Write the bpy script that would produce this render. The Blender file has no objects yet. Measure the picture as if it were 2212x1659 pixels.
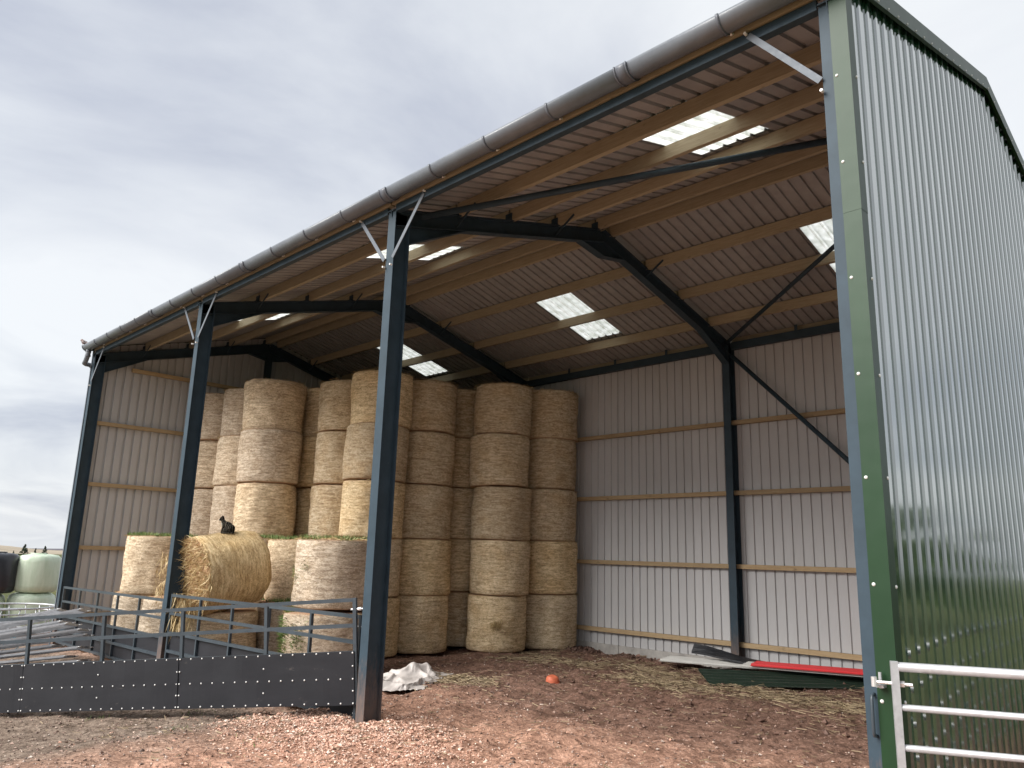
import bpy, bmesh, math, random
from mathutils import Vector, Matrix, noise
from math import radians, sin, cos, pi, sqrt
random.seed(7)
sc = bpy.context.scene
COL = sc.collection

# ------------------------------------------------------------------ camera
cam = bpy.data.cameras.new('camera'); camo = bpy.data.objects.new('camera', cam); COL.objects.link(camo)
cam.sensor_width = 36.0; cam.lens = 1661.0 / 2212.0 * 36.0; cam.clip_start = 0.05; cam.clip_end = 9000
_r = Vector((0.70981379, 0.70385595, 0.02740775)); _u = Vector((0.13391944, -0.1730488, 0.97576621)); _d = Vector((-0.69154174, 0.68894188, 0.21709242))
_m = Matrix((_r, _u, -_d)).transposed().to_4x4(); _m.translation = Vector((1.998, -5.606, 1.990))
camo.matrix_world = _m
sc.camera = camo

# ------------------------------------------------------------------ world, sun, exposure
SUN_EL, SUN_AZ = 39.0, 247.0        # azimuth of the sun, degrees counter-clockwise from +X
w = bpy.data.worlds.new('World'); sc.world = w; w.use_nodes = True
N = w.node_tree.nodes; L = w.node_tree.links; N.clear()
wo = N.new('ShaderNodeOutputWorld'); bg = N.new('ShaderNodeBackground'); bg.inputs['Strength'].default_value = 0.051
sky = N.new('ShaderNodeTexSky'); sky.sky_type = 'NISHITA'; sky.sun_disc = False
sky.sun_elevation = radians(SUN_EL); sky.sun_rotation = radians(90.0 - SUN_AZ); sky.air_density = 1.0; sky.dust_density = 2.0
tc = N.new('ShaderNodeTexCoord'); sep = N.new('ShaderNodeSeparateXYZ'); L.new(tc.outputs['Generated'], sep.inputs[0])
zc = N.new('ShaderNodeMath'); zc.operation = 'MAXIMUM'; L.new(sep.outputs['Z'], zc.inputs[0]); zc.inputs[1].default_value = 0.0
za = N.new('ShaderNodeMath'); za.operation = 'ADD'; L.new(zc.outputs[0], za.inputs[0]); za.inputs[1].default_value = 0.16
dv = N.new('ShaderNodeVectorMath'); dv.operation = 'DIVIDE'; L.new(tc.outputs['Generated'], dv.inputs[0])
cz = N.new('ShaderNodeCombineXYZ'); [L.new(za.outputs[0], cz.inputs[i]) for i in range(3)]; L.new(cz.outputs[0], dv.inputs[1])
n1 = N.new('ShaderNodeTexNoise'); n1.inputs['Scale'].default_value = 0.85; n1.inputs['Detail'].default_value = 7; n1.inputs['Roughness'].default_value = 0.55; n1.inputs['Distortion'].default_value = 0.6
L.new(dv.outputs[0], n1.inputs['Vector'])
rp = N.new('ShaderNodeValToRGB'); L.new(n1.outputs['Fac'], rp.inputs[0])
e = rp.color_ramp.elements
e[0].position = 0.34; e[0].color = (2.62, 2.78, 3.18, 1)
e[1].position = 0.62; e[1].color = (4.25, 4.36, 4.46, 1)
em = rp.color_ramp.elements.new(0.47); em.color = (3.42, 3.57, 3.82, 1)
mx = N.new('ShaderNodeMixRGB'); mx.inputs[0].default_value = 0.92; L.new(sky.outputs[0], mx.inputs[1]); L.new(rp.outputs[0], mx.inputs[2])
L.new(mx.outputs[0], bg.inputs['Color']); L.new(bg.outputs[0], wo.inputs[0])

sl = bpy.data.lights.new('sun', 'SUN'); so = bpy.data.objects.new('sun', sl); COL.objects.link(so)
sl.energy = 1.5; sl.angle = radians(48); sl.color = (1.0, 0.965, 0.92)
sd = Vector((cos(radians(SUN_AZ)) * cos(radians(SUN_EL)), sin(radians(SUN_AZ)) * cos(radians(SUN_EL)), sin(radians(SUN_EL))))
so.rotation_euler = sd.to_track_quat('Z', 'Y').to_euler()
sc.view_settings.view_transform = 'Standard'; sc.view_settings.look = 'None'
sc.view_settings.exposure = 2.12; sc.view_settings.gamma = 1.0; sc.view_settings.use_curve_mapping = False

# ------------------------------------------------------------------ materials
class NT:
    """tiny node helper"""
    def __init__(s, name):
        s.m = bpy.data.materials.new(name); s.m.use_nodes = True
        s.n = s.m.node_tree.nodes; s.l = s.m.node_tree.links
        s.b = s.n['Principled BSDF']; s.out = s.n['Material Output']
    def add(s, t, **kw):
        o = s.n.new(t)
        for k, v in kw.items():
            if k in o.inputs.keys(): o.inputs[k].default_value = v
            else: setattr(o, k, v)
        return o
    def coord(s, kind='Object', scale=(1, 1, 1)):
        t = s.add('ShaderNodeTexCoord'); mp = s.add('ShaderNodeMapping'); mp.inputs['Scale'].default_value = scale
        s.l.new(t.outputs[kind], mp.inputs['Vector']); return mp.outputs[0]
    def noise(s, vec, scale, detail=4, rough=0.55, dist=0.0):
        o = s.add('ShaderNodeTexNoise'); o.inputs['Scale'].default_value = scale; o.inputs['Detail'].default_value = detail
        o.inputs['Roughness'].default_value = rough; o.inputs['Distortion'].default_value = dist
        if vec is not None: s.l.new(vec, o.inputs['Vector'])
        return o.outputs['Fac']
    def ramp(s, fac, stops):
        o = s.add('ShaderNodeValToRGB'); el = o.color_ramp.elements
        el[0].position, el[0].color = stops[0][0], (*stops[0][1], 1); el[1].position, el[1].color = stops[-1][0], (*stops[-1][1], 1)
        for p, c in stops[1:-1]:
            x = el.new(p); x.color = (*c, 1)
        s.l.new(fac, o.inputs[0]); return o.outputs[0]
    def mix(s, fac, a, b, mode='MIX'):
        o = s.add('ShaderNodeMixRGB'); o.blend_type = mode
        for sock, v in ((o.inputs[0], fac), (o.inputs[1], a), (o.inputs[2], b)):
            if isinstance(v, (int, float)): sock.default_value = v
            elif isinstance(v, tuple): sock.default_value = (*v, 1)
            else: s.l.new(v, sock)
        return o.outputs[0]
    def maprange(s, v, a, b, c, d):
        o = s.add('ShaderNodeMapRange'); s.l.new(v, o.inputs[0])
        for i, q in enumerate((a, b, c, d)): o.inputs[i + 1].default_value = q
        return o.outputs[0]
    def random(s):
        return s.add('ShaderNodeObjectInfo').outputs['Random']
    def bump(s, h, strength=0.3, dist=0.01, prev=None):
        o = s.add('ShaderNodeBump'); o.inputs['Strength'].default_value = strength; o.inputs['Distance'].default_value = dist
        s.l.new(h, o.inputs['Height'])
        if prev is not None: s.l.new(prev, o.inputs['Normal'])
        s.l.new(o.outputs[0], s.b.inputs['Normal']); return o.outputs[0]
    def color(s, c):
        if isinstance(c, tuple): s.b.inputs['Base Color'].default_value = (*c, 1)
        else: s.l.new(c, s.b.inputs['Base Color'])
    def rough(s, r):
        if isinstance(r, (int, float)): s.b.inputs['Roughness'].default_value = r
        else: s.l.new(r, s.b.inputs['Roughness'])

M = {}
def painted(name, c, rough=0.4, var=0.25, spec=0.5, scale=3.0, metal=0.0):
    t = NT(name); v = t.coord('Object'); nz = t.noise(v, scale, 5, 0.65)
    t.color(t.mix(t.maprange(nz, 0.3, 0.75, 0, 1), tuple(x * (1 - var) for x in c), tuple(min(1, x * (1 + var)) for x in c)))
    n2 = t.noise(v, scale * 9, 3); t.rough(t.maprange(n2, 0.3, 0.7, max(0.04, rough - 0.08), rough + 0.12))
    t.b.inputs['Specular IOR Level'].default_value = spec; t.b.inputs['Metallic'].default_value = metal
    M[name] = t.m; return t
t = painted('steel', (0.034, 0.056, 0.075), 0.55, 0.2, 0.25); t.rough(0.55)
t = NT('column_steel'); v = t.coord('Object'); nz = t.noise(v, 3, 5, 0.65); n2 = t.noise(t.coord('Object', (4, 4, 1.2)), 5, 6, 0.75)
c = t.mix(t.maprange(nz, 0.3, 0.75, 0, 1), (0.027, 0.045, 0.060), (0.041, 0.067, 0.090))
tcz = t.add('ShaderNodeTexCoord'); spz = t.add('ShaderNodeSeparateXYZ'); t.l.new(tcz.outputs['Object'], spz.inputs[0])
mz = t.add('ShaderNodeMath', operation='MULTIPLY_ADD'); t.l.new(n2, mz.inputs[0]); mz.inputs[1].default_value = -1.5; t.l.new(spz.outputs['Z'], mz.inputs[2])
c = t.mix(t.maprange(mz.outputs[0], -0.75, 0.0, 0.7, 0.0), c, (0.20, 0.135, 0.105))
c = t.mix(t.maprange(n2, 0.68, 0.74, 0, 0.45), c, (0.16, 0.15, 0.14)); t.color(c); t.rough(0.55); t.b.inputs['Specular IOR Level'].default_value = 0.25; M['column_steel'] = t.m
painted('gate_steel', (0.040, 0.055, 0.068), 0.38, 0.25, 0.6)
painted('brace_steel', (0.13, 0.15, 0.175), 0.55, 0.15, 0.3)
painted('galvanised', (0.52, 0.53, 0.55), 0.42, 0.14, 0.5, 14.0, 0.55)
painted('hurdle_zinc', (0.40, 0.41, 0.43), 0.5, 0.25, 0.5, 9.0, 0.15)
painted('zinc_bright', (0.72, 0.72, 0.72), 0.3, 0.1, 0.5, 20.0, 0.6)
painted('gutter_plastic', (0.15, 0.165, 0.185), 0.36, 0.15, 0.5)
painted('gutter_ring', (0.11, 0.12, 0.14), 0.42, 0.15, 0.5)
painted('screw', (0.80, 0.80, 0.78), 0.35, 0.1)
painted('concrete', (0.42, 0.40, 0.375), 0.9, 0.25, 0.3, 6)
painted('red_paint', (0.62, 0.02, 0.025), 0.4, 0.1)
painted('pale_sheet', (0.50, 0.49, 0.46), 0.5, 0.15)
painted('black_sheet', (0.022, 0.023, 0.027), 0.55, 0.3, 0.3)
painted('old_green', (0.018, 0.034, 0.022), 0.5, 0.3, 0.35)
painted('orange_rubber', (0.52, 0.13, 0.065), 0.55, 0.3, 0.4, 9)
painted('twine_blue', (0.06, 0.32, 0.45), 0.6, 0.1)
painted('bark', (0.10, 0.075, 0.055), 0.9, 0.3, 0.2)

# inner face of cladding: pale warm grey
t = NT('cladding_inside'); v = t.coord('Object', (1, 1, 0.25)); nz = t.noise(v, 5, 5, 0.6)
base = t.ramp(t.random(), [(0.0, (0.465, 0.462, 0.465)), (1.0, (0.53, 0.526, 0.53))])
t.color(t.mix(t.maprange(nz, 0.35, 0.75, 0, 0.35), base, (0.42, 0.405, 0.395))); t.rough(0.5); M['cladding_inside'] = t.m
# outer face: dark green coated steel, glossy
t = NT('cladding_green'); v = t.coord('Object', (1, 1, 0.15)); nz = t.noise(v, 4, 4)
t.color(t.mix(t.maprange(nz, 0.3, 0.7, 0, 1), (0.012, 0.052, 0.024), (0.018, 0.066, 0.032)))
tcz = t.add('ShaderNodeTexCoord'); spz = t.add('ShaderNodeSeparateXYZ'); t.l.new(tcz.outputs['Object'], spz.inputs[0])
mz = t.add('ShaderNodeMath', operation='MULTIPLY_ADD'); t.l.new(t.noise(t.coord('Object', (1, 1, 0.5)), 7, 5, 0.7), mz.inputs[0]); mz.inputs[1].default_value = -1.3; t.l.new(spz.outputs['Z'], mz.inputs[2])
mud = t.maprange(mz.outputs[0], -0.55, 0.05, 0.75, 0.0)
green = t.mix(t.maprange(nz, 0.3, 0.7, 0, 1), (0.018, 0.058, 0.036), (0.026, 0.072, 0.047)); t.color(t.mix(mud, green, (0.17, 0.115, 0.085)))
t.l.new(t.maprange(mud, 0, 0.7, 1.0, 0.35), t.b.inputs['Coat Weight']); t.rough(t.maprange(t.noise(v, 9, 3), 0.3, 0.7, 0.10, 0.16)); t.b.inputs['Metallic'].default_value = 0.0
t.b.inputs['IOR'].default_value = 1.6; t.b.inputs['Coat Roughness'].default_value = 0.07; t.b.inputs['Coat IOR'].default_value = 3.2
va = t.add('ShaderNodeVectorMath', operation='ADD'); t.l.new(t.coord('Object', (1, 1, 0.4)), va.inputs[0]); t.l.new(t.add('ShaderNodeObjectInfo').outputs['Location'], va.inputs[1])
t.bump(t.noise(va.outputs[0], 2.2, 3), 0.16, 0.05); M['cladding_green'] = t.m
t = NT('flashing_green'); v = t.coord('Object', (1, 1, 0.3)); nz = t.noise(v, 3, 4)
t.color(t.mix(t.maprange(nz, 0.3, 0.7, 0, 1), (0.006, 0.030, 0.010), (0.010, 0.042, 0.014))); t.rough(0.45); t.b.inputs['Specular IOR Level'].default_value = 0.35
t.b.inputs['IOR'].default_value = 1.45; t.b.inputs['Coat Weight'].default_value = 0.08; t.b.inputs['Coat Roughness'].default_value = 0.25
t.bump(t.noise(t.coord('Object'), 2.6, 2), 0.2, 0.03); M['flashing_green'] = t.m
# fibre cement roof
t = NT('fibre_cement'); v = t.coord('Object'); nz = t.noise(v, 3, 6, 0.65)
base = t.ramp(t.random(), [(0.0, (0.315, 0.31, 0.305)), (1.0, (0.375, 0.368, 0.362))])
t.color(t.mix(t.maprange(nz, 0.4, 0.75, 0, 0.5), base, (0.19, 0.186, 0.19))); t.rough(0.85); t.b.inputs['Specular IOR Level'].default_value = 0.2
M['fibre_cement'] = t.m
# translucent rooflight
t = NT('rooflight'); nt = t.n; nt.remove(t.b)
v = t.coord('Object', (1.0, 1.0, 1.0)); nz = t.noise(v, 6, 4)
tr = nt.new('ShaderNodeBsdfTranslucent'); df = nt.new('ShaderNodeBsdfDiffuse'); ms = nt.new('ShaderNodeMixShader')
col = t.mix(t.maprange(nz, 0.35, 0.7, 0, 1), (0.86, 0.87, 0.86), (0.64, 0.66, 0.62)); t.l.new(col, tr.inputs[0]); df.inputs[0].default_value = (0.8, 0.82, 0.8, 1)
ms.inputs[0].default_value = 0.06; t.l.new(tr.outputs[0], ms.inputs[1]); t.l.new(df.outputs[0], ms.inputs[2]); t.l.new(ms.outputs[0], t.out.inputs[0]); M['rooflight'] = t.m
# timber; grain runs along object X
def timber(name, a, b):
    t = NT(name); v = t.coord('Object', (0.6, 9, 9)); g = t.noise(v, 5, 6, 0.7, 0.4)
    c = t.mix(t.maprange(g, 0.3, 0.72, 0, 1), a, b)
    k = t.noise(t.coord('Object', (2.2, 6, 6)), 2.2, 2); c = t.mix(t.maprange(k, 0.66, 0.76, 0, 0.6), c, tuple(x * 0.35 for x in a))
    c2 = t.mix(t.random(), (0.82, 0.82, 0.82), (1.15, 1.12, 1.08)); c = t.mix(1.0, c, c2, 'MULTIPLY')
    t.color(c); t.rough(0.75); t.bump(g, 0.25, 0.003); M[name] = t.m
timber('timber', (0.29, 0.24, 0.155), (0.42, 0.36, 0.255))
timber('timber_rail', (0.34, 0.235, 0.125), (0.48, 0.365, 0.22))
# straw bale side: broken horizontal lines of the net over straw
def bale_mat(name, dark, mid, light, tint):
    t = NT(name); tcn = t.add('ShaderNodeTexCoord'); sp = t.add('ShaderNodeSeparateXYZ'); t.l.new(tcn.outputs['Object'], sp.inputs[0])
    at = t.add('ShaderNodeMath', operation='ARCTAN2'); t.l.new(sp.outputs['Y'], at.inputs[0]); t.l.new(sp.outputs['X'], at.inputs[1])
    def cyl(sa, sz):
        a = t.add('ShaderNodeMath', operation='MULTIPLY'); t.l.new(at.outputs[0], a.inputs[0]); a.inputs[1].default_value = sa
        z = t.add('ShaderNodeMath', operation='MULTIPLY'); t.l.new(sp.outputs['Z'], z.inputs[0]); z.inputs[1].default_value = sz
        c = t.add('ShaderNodeCombineXYZ'); t.l.new(a.outputs[0], c.inputs[0]); t.l.new(z.outputs[0], c.inputs[1])
        r = t.add('ShaderNodeMath', operation='MULTIPLY'); t.l.new(t.random(), r.inputs[0]); r.inputs[1].default_value = 37.0
        t.l.new(r.outputs[0], c.inputs[2]); return c.outputs[0]
    lines = t.noise(cyl(2.6, 24), 1.0, 2, 0.6, 0.6); dash = t.noise(cyl(9, 26), 1.2, 2, 0.7, 1.2); big = t.noise(cyl(1.4, 2.2), 1.2, 3)
    fine = t.noise(t.coord('Object', (1, 1, 2.0)), 38, 4, 0.8, 2.0)
    mul = t.mix(0.55, lines, dash); mul = t.mix(0.4, mul, fine)
    c = t.ramp(mul, [(0.41, dark), (0.50, mid), (0.58, light)])
    c = t.mix(t.maprange(big, 0.42, 0.70, 0, 0.5), c, t.mix(1.0, c, tint, 'MULTIPLY'))
    c = t.mix(1.0, c, t.ramp(t.random(), [(0.0, (0.78, 0.74, 0.70)), (0.5, (1.0, 0.97, 0.93)), (1.0, (1.1, 1.02, 0.86))]), 'MULTIPLY')
    # the rust-coloured edge of the net at both ends of the bale
    zm = t.add('ShaderNodeMath', operation='SUBTRACT'); t.l.new(sp.outputs['Z'], zm.inputs[0]); zm.inputs[1].default_value = 0.6
    za_ = t.add('ShaderNodeMath', operation='ABSOLUTE'); t.l.new(zm.outputs[0], za_.inputs[0])
    zn = t.add('ShaderNodeMath', operation='MULTIPLY_ADD'); t.l.new(dash, zn.inputs[0]); zn.inputs[1].default_value = 0.05; t.l.new(za_.outputs[0], zn.inputs[2])
    c = t.mix(t.maprange(zn.outputs[0], 0.592, 0.618, 0, 0.75), c, (0.30, 0.155, 0.085))
    t.color(c); t.rough(0.9); t.b.inputs['Specular IOR Level'].default_value = 0.15
    b1 = t.bump(lines, 0.55, 0.02); t.bump(fine, 0.6, 0.012, b1); M[name] = t.m
bale_mat('bale_straw', (0.33, 0.245, 0.155), (0.61, 0.50, 0.345), (0.84, 0.74, 0.57), (0.86, 0.74, 0.58))
bale_mat('bale_weathered', (0.28, 0.215, 0.16), (0.53, 0.445, 0.345), (0.80, 0.71, 0.59), (0.84, 0.76, 0.68))
bale_mat('bale_fresh', (0.32, 0.225, 0.125), (0.56, 0.445, 0.28), (0.78, 0.66, 0.46), (0.9, 0.8, 0.62))
def strand(name, stops):
    t = NT(name); g = t.add('ShaderNodeNewGeometry'); t.color(t.ramp(g.outputs['Random Per Island'], stops)); t.rough(0.7); M[name] = t.m
strand('straw', [(0.0, (0.26, 0.17, 0.065)), (0.5, (0.45, 0.32, 0.14)), (1.0, (0.62, 0.48, 0.25))])
strand('straw_gold', [(0.0, (0.30, 0.19, 0.075)), (0.5, (0.54, 0.40, 0.19)), (1.0, (0.74, 0.61, 0.36))])
strand('litter', [(0.0, (0.12, 0.08, 0.045)), (0.6, (0.22, 0.16, 0.09)), (1.0, (0.38, 0.30, 0.18))])
strand('grass', [(0.0, (0.06, 0.11, 0.025)), (0.6, (0.15, 0.24, 0.06)), (1.0, (0.34, 0.36, 0.16))])
strand('gravel', [(0.0, (0.26, 0.135, 0.09)), (0.35, (0.52, 0.29, 0.205)), (0.75, (0.66, 0.44, 0.33)), (1.0, (0.74, 0.62, 0.52))])
strand('stones', [(0.0, (0.08, 0.052, 0.04)), (0.5, (0.24, 0.155, 0.12)), (0.85, (0.42, 0.29, 0.23)), (1.0, (0.60, 0.52, 0.45))])
strand('clod', [(0.0, (0.085, 0.046, 0.034)), (1.0, (0.20, 0.115, 0.085))])
strand('leaf_conifer', [(0.0, (0.018, 0.032, 0.018)), (1.0, (0.055, 0.075, 0.04))])
strand('leaf_broad', [(0.0, (0.020, 0.040, 0.012)), (1.0, (0.075, 0.11, 0.03))])
# black panel on gates
t = NT('gate_panel'); v = t.coord('Object', (0.35, 1, 1)); nz = t.noise(v, 3.0, 5, 0.7); n2 = t.noise(t.coord('Object', (1.2, 1, 3)), 2.1, 6, 0.75)
c = t.mix(t.maprange(nz, 0.3, 0.7, 0, 1), (0.010, 0.011, 0.015), (0.019, 0.020, 0.025))
c = t.mix(t.maprange(n2, 0.63, 0.74, 0, 0.45), c, (0.15, 0.13, 0.115)); t.color(c); t.rough(0.55); t.b.inputs['Specular IOR Level'].default_value = 0.35
t.bump(t.noise(t.coord('Object', (0.9, 1, 1.1)), 1.0, 2), 0.35, 0.06); M['gate_panel'] = t.m
# silage wrap
def wrap(name, a, b, r):
    t = NT(name); v = t.coord('Object', (3, 3, 0.5)); nz = t.noise(v, 2.5, 5, 0.6)
    t.color(t.mix(t.maprange(nz, 0.35, 0.7, 0, 1), a, b)); t.rough(r); t.bump(t.noise(t.coord('Object', (1, 1, 3)), 5, 4), 0.35, 0.02); M[name] = t.m
wrap('wrap_pale', (0.47, 0.57, 0.43), (0.60, 0.68, 0.55), 0.35)
wrap('wrap_black', (0.018, 0.019, 0.025), (0.032, 0.033, 0.042), 0.3)
t = NT('plastic_film'); nz = t.noise(t.coord('Object'), 4, 4); t.color(t.mix(nz, (0.46, 0.42, 0.395), (0.60, 0.56, 0.535))); t.rough(0.4)
t.b.inputs['Subsurface Weight'].default_value = 0.0; M['plastic_film'] = t.m
# ground
t = NT('soil'); tcn = t.add('ShaderNodeTexCoord'); P = tcn.outputs['Object']
sp = t.add('ShaderNodeSeparateXYZ'); t.l.new(P, sp.inputs[0])
big = t.noise(P, 0.55, 4, 0.6); mid = t.noise(P, 4.0, 6, 0.7); fin = t.noise(P, 26, 5, 0.75); peb = t.noise(P, 75, 3, 0.7)
inner = t.ramp(mid, [(0.30, (0.105, 0.060, 0.045)), (0.52, (0.225, 0.135, 0.102)), (0.74, (0.33, 0.215, 0.168))])
pink = t.ramp(mid, [(0.30, (0.29, 0.165, 0.115)), (0.55, (0.55, 0.33, 0.24)), (0.78, (0.66, 0.45, 0.35))])
yard = t.ramp(mid, [(0.30, (0.15, 0.112, 0.085)), (0.55, (0.26, 0.205, 0.165)), (0.78, (0.37, 0.305, 0.255))])
# the stone apron along the front: its distance from the front line plus noise
wob = t.add('ShaderNodeMath', operation='MULTIPLY_ADD'); t.l.new(big, wob.inputs[0]); wob.inputs[1].default_value = 3.2; t.l.new(sp.outputs['Y'], wob.inputs[2])
apron = t.maprange(wob.outputs[0], 2.4, 4.6, 1, 0)
xl = t.add('ShaderNodeMath', operation='MULTIPLY_ADD'); t.l.new(big, xl.inputs[0]); xl.inputs[1].default_value = 2.5; t.l.new(sp.outputs['X'], xl.inputs[2])
left = t.maprange(xl.outputs[0], -6.2, -4.4, 1, 0)
c = t.mix(apron, inner, pink)
yl = t.maprange(sp.outputs['Y'], -0.4, 0.5, 1, 0)
lf = t.add('ShaderNodeMath', operation='MULTIPLY'); t.l.new(left, lf.inputs[0]); t.l.new(yl, lf.inputs[1])
c = t.mix(lf.outputs[0], c, yard)
sxx = t.maprange(sp.outputs['X'], -24, -32, 0, 1); syy = t.maprange(sp.outputs['X'], 1.2, 2.6, 0, 1)
far = t.add('ShaderNodeMath', operation='MAXIMUM'); t.l.new(sxx, far.inputs[0]); t.l.new(syy, far.inputs[1])
grassc = t.ramp(t.noise(P, 0.05, 5), [(0.35, (0.06, 0.085, 0.03)), (0.65, (0.13, 0.135, 0.05))])
c = t.mix(far.outputs[0], c, grassc)
c = t.mix(t.maprange(fin, 0.35, 0.7, 0, 1), t.mix(1.0, c, (0.62, 0.60, 0.58), 'MULTIPLY'), t.mix(1.0, c, (1.4, 1.38, 1.35), 'MULTIPLY'))
lump = t.noise(P, 11, 4, 0.7, 0.5); c = t.mix(t.maprange(lump, 0.36, 0.64, 0, 1), t.mix(1.0, c, (0.60, 0.57, 0.55), 'MULTIPLY'), t.mix(1.0, c, (1.25, 1.25, 1.25), 'MULTIPLY'))
pat = t.noise(P, 1.7, 5, 0.7, 0.8); c = t.mix(t.maprange(pat, 0.52, 0.66, 0, 0.6), c, t.mix(1.0, c, (0.6, 0.57, 0.55), 'MULTIPLY'))
c = t.mix(t.maprange(peb, 0.62, 0.7, 0, 0.55), c, t.mix(1.0, c, (1.9, 1.9, 1.9), 'MULTIPLY'))
t.color(c); t.rough(0.92); t.b.inputs['Specular IOR Level'].default_value = 0.2
b1 = t.bump(mid, 0.7, 0.06); b1 = t.bump(lump, 0.8, 0.04, b1); b1 = t.bump(fin, 0.8, 0.02, b1); t.bump(peb, 0.5, 0.008, b1); M['soil'] = t.m
t = NT('hill_grass'); nz = t.noise(t.coord('Object', (0.004, 0.004, 0.004)), 3, 7, 0.65)
t.color(t.ramp(nz, [(0.3, (0.20, 0.165, 0.115)), (0.55, (0.31, 0.26, 0.19)), (0.75, (0.36, 0.31, 0.24))])); t.rough(1.0); M['hill_grass'] = t.m
t = NT('moor'); t.color((0.085, 0.08, 0.095)); t.rough(1.0); M['moor'] = t.m
# cat coat
t = NT('tabby_coat'); tcn = t.add('ShaderNodeTexCoord'); P = tcn.outputs['Object']
wv = t.add('ShaderNodeTexWave'); wv.inputs['Scale'].default_value = 9; wv.inputs['Distortion'].default_value = 9; wv.inputs['Detail'].default_value = 3; t.l.new(P, wv.inputs['Vector'])
c = t.ramp(wv.outputs['Fac'], [(0.58, (0.005, 0.005, 0.005)), (0.82, (0.022, 0.019, 0.016)), (0.97, (0.15, 0.13, 0.10))])
t.color(c); t.rough(0.9); t.b.inputs['Specular IOR Level'].default_value = 0.1; M['tabby_coat'] = t.m
painted('cat_pale', (0.45, 0.42, 0.35), 0.8, 0.2, 0.2, 30)
painted('cat_pink', (0.35, 0.23, 0.19), 0.8, 0.1)
painted('bird_feather', (0.30, 0.22, 0.20), 0.7, 0.3, 0.3, 30)
painted('bird_dark', (0.06, 0.06, 0.07), 0.6)

# ------------------------------------------------------------------ mesh helpers
class MB:
    def __init__(s): s.v = []; s.f = []; s.mi = []
    def add(s, vs, fs, mi=0):
        o = len(s.v); s.v += [tuple(x) for x in vs]; s.f += [tuple(i + o for i in f) for f in fs]; s.mi += [mi] * len(fs)
    def box(s, lo, hi, mi=0):
        x0, y0, z0 = lo; x1, y1, z1 = hi
        s.add([(x0, y0, z0), (x1, y0, z0), (x1, y1, z0), (x0, y1, z0), (x0, y0, z1), (x1, y0, z1), (x1, y1, z1), (x0, y1, z1)],
              [(0, 3, 2, 1), (4, 5, 6, 7), (0, 1, 5, 4), (1, 2, 6, 5), (2, 3, 7, 6), (3, 0, 4, 7)], mi)
    def bar(s, a, b, wd, ht, up=(0, 0, 1), mi=0):
        a = Vector(a); b = Vector(b); d = (b - a).normalized(); up = Vector(up); sd = d.cross(up).normalized(); up = sd.cross(d)
        vs = [p + sd * (i * wd / 2) + up * (j * ht / 2) for p in (a, b) for i, j in ((-1, -1), (1, -1), (1, 1), (-1, 1))]
        s.add(vs, [(0, 1, 2, 3), (7, 6, 5, 4), (0, 4, 5, 1), (1, 5, 6, 2), (2, 6, 7, 3), (3, 7, 4, 0)], mi)
    def prism(s, poly, vec, mi=0):
        n = len(poly); vec = Vector(vec); vs = [Vector(p) for p in poly] + [Vector(p) + vec for p in poly]
        s.add(vs, [tuple(range(n))[::-1], tuple(range(n, 2 * n))] + [(i, (i + 1) % n, n + (i + 1) % n, n + i) for i in range(n)], mi)
    def ibeam(s, a, b, depth_dir, depth, width, tf=0.012, tw=0.009):
        a = Vector(a); b = Vector(b); d = (b - a).normalized(); dp = Vector(depth_dir); dp = (dp - d * dp.dot(d)).normalized(); wd = d.cross(dp)
        h = depth / 2; k = width / 2
        pts = [(-h, -k), (-h, k), (-h + tf, k), (-h + tf, tw / 2), (h - tf, tw / 2), (h - tf, k), (h, k), (h, -k), (h - tf, -k), (h - tf, -tw / 2), (-h + tf, -tw / 2), (-h + tf, -k)]
        n = 12; vs = [p + dp * x + wd * y for p in (a, b) for x, y in pts]
        s.add(vs, [(i, (i + 1) % n, n + (i + 1) % n, n + i) for i in range(n)] + [(0, 1, 2, 11), (3, 4, 9, 10), (5, 6, 7, 8), (12, 23, 14, 13), (15, 22, 21, 16), (17, 20, 19, 18)])
    def tube(s, pts, r, n=8, mi=0, cap=True):
        pts = [Vector(p) for p in pts]; o = len(s.v); prev = None; rs = r if isinstance(r, (list, tuple)) else [r] * len(pts)
        for i, p in enumerate(pts):
            d = (pts[min(i + 1, len(pts) - 1)] - pts[max(i - 1, 0)]).normalized()
            if prev is None: a = d.orthogonal().normalized()
            else: a = (prev - d * prev.dot(d)).normalized()
            prev = a; b = d.cross(a)
            for k in range(n):
                t = 2 * pi * k / n; s.v.append(tuple(p + (a * cos(t) + b * sin(t)) * rs[i]))
        for i in range(len(pts) - 1):
            for k in range(n):
                s.f.append((o + i * n + k, o + i * n + (k + 1) % n, o + (i + 1) * n + (k + 1) % n, o + (i + 1) * n + k)); s.mi.append(mi)
        if cap:
            s.f.append(tuple(o + k for k in range(n))[::-1]); s.mi.append(mi)
            s.f.append(tuple(o + (len(pts) - 1) * n + k for k in range(n))); s.mi.append(mi)
    def mesh(s, name, mats, smooth=False):
        me = bpy.data.meshes.new(name); me.from_pydata(s.v, [], s.f); me.update()
        for m in (mats if isinstance(mats, (list, tuple)) else [mats]): me.materials.append(M[m])
        if any(s.mi): me.polygons.foreach_set('material_index', s.mi)
        if smooth: me.polygons.foreach_set('use_smooth', [True] * len(me.polygons))
        return me
    def build(s, name, mats, parent=None, smooth=False, loc=None, rot=None):
        return place(name, s.mesh(name, mats, smooth), parent, loc, rot)
def place(name, me, parent=None, loc=None, rot=None, scale=None):
    o = bpy.data.objects.new(name, me); COL.objects.link(o)
    if parent is not None: o.parent = parent
    if loc is not None: o.location = loc
    if rot is not None: o.rotation_euler = rot
    if scale is not None: o.scale = scale
    return o
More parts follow.
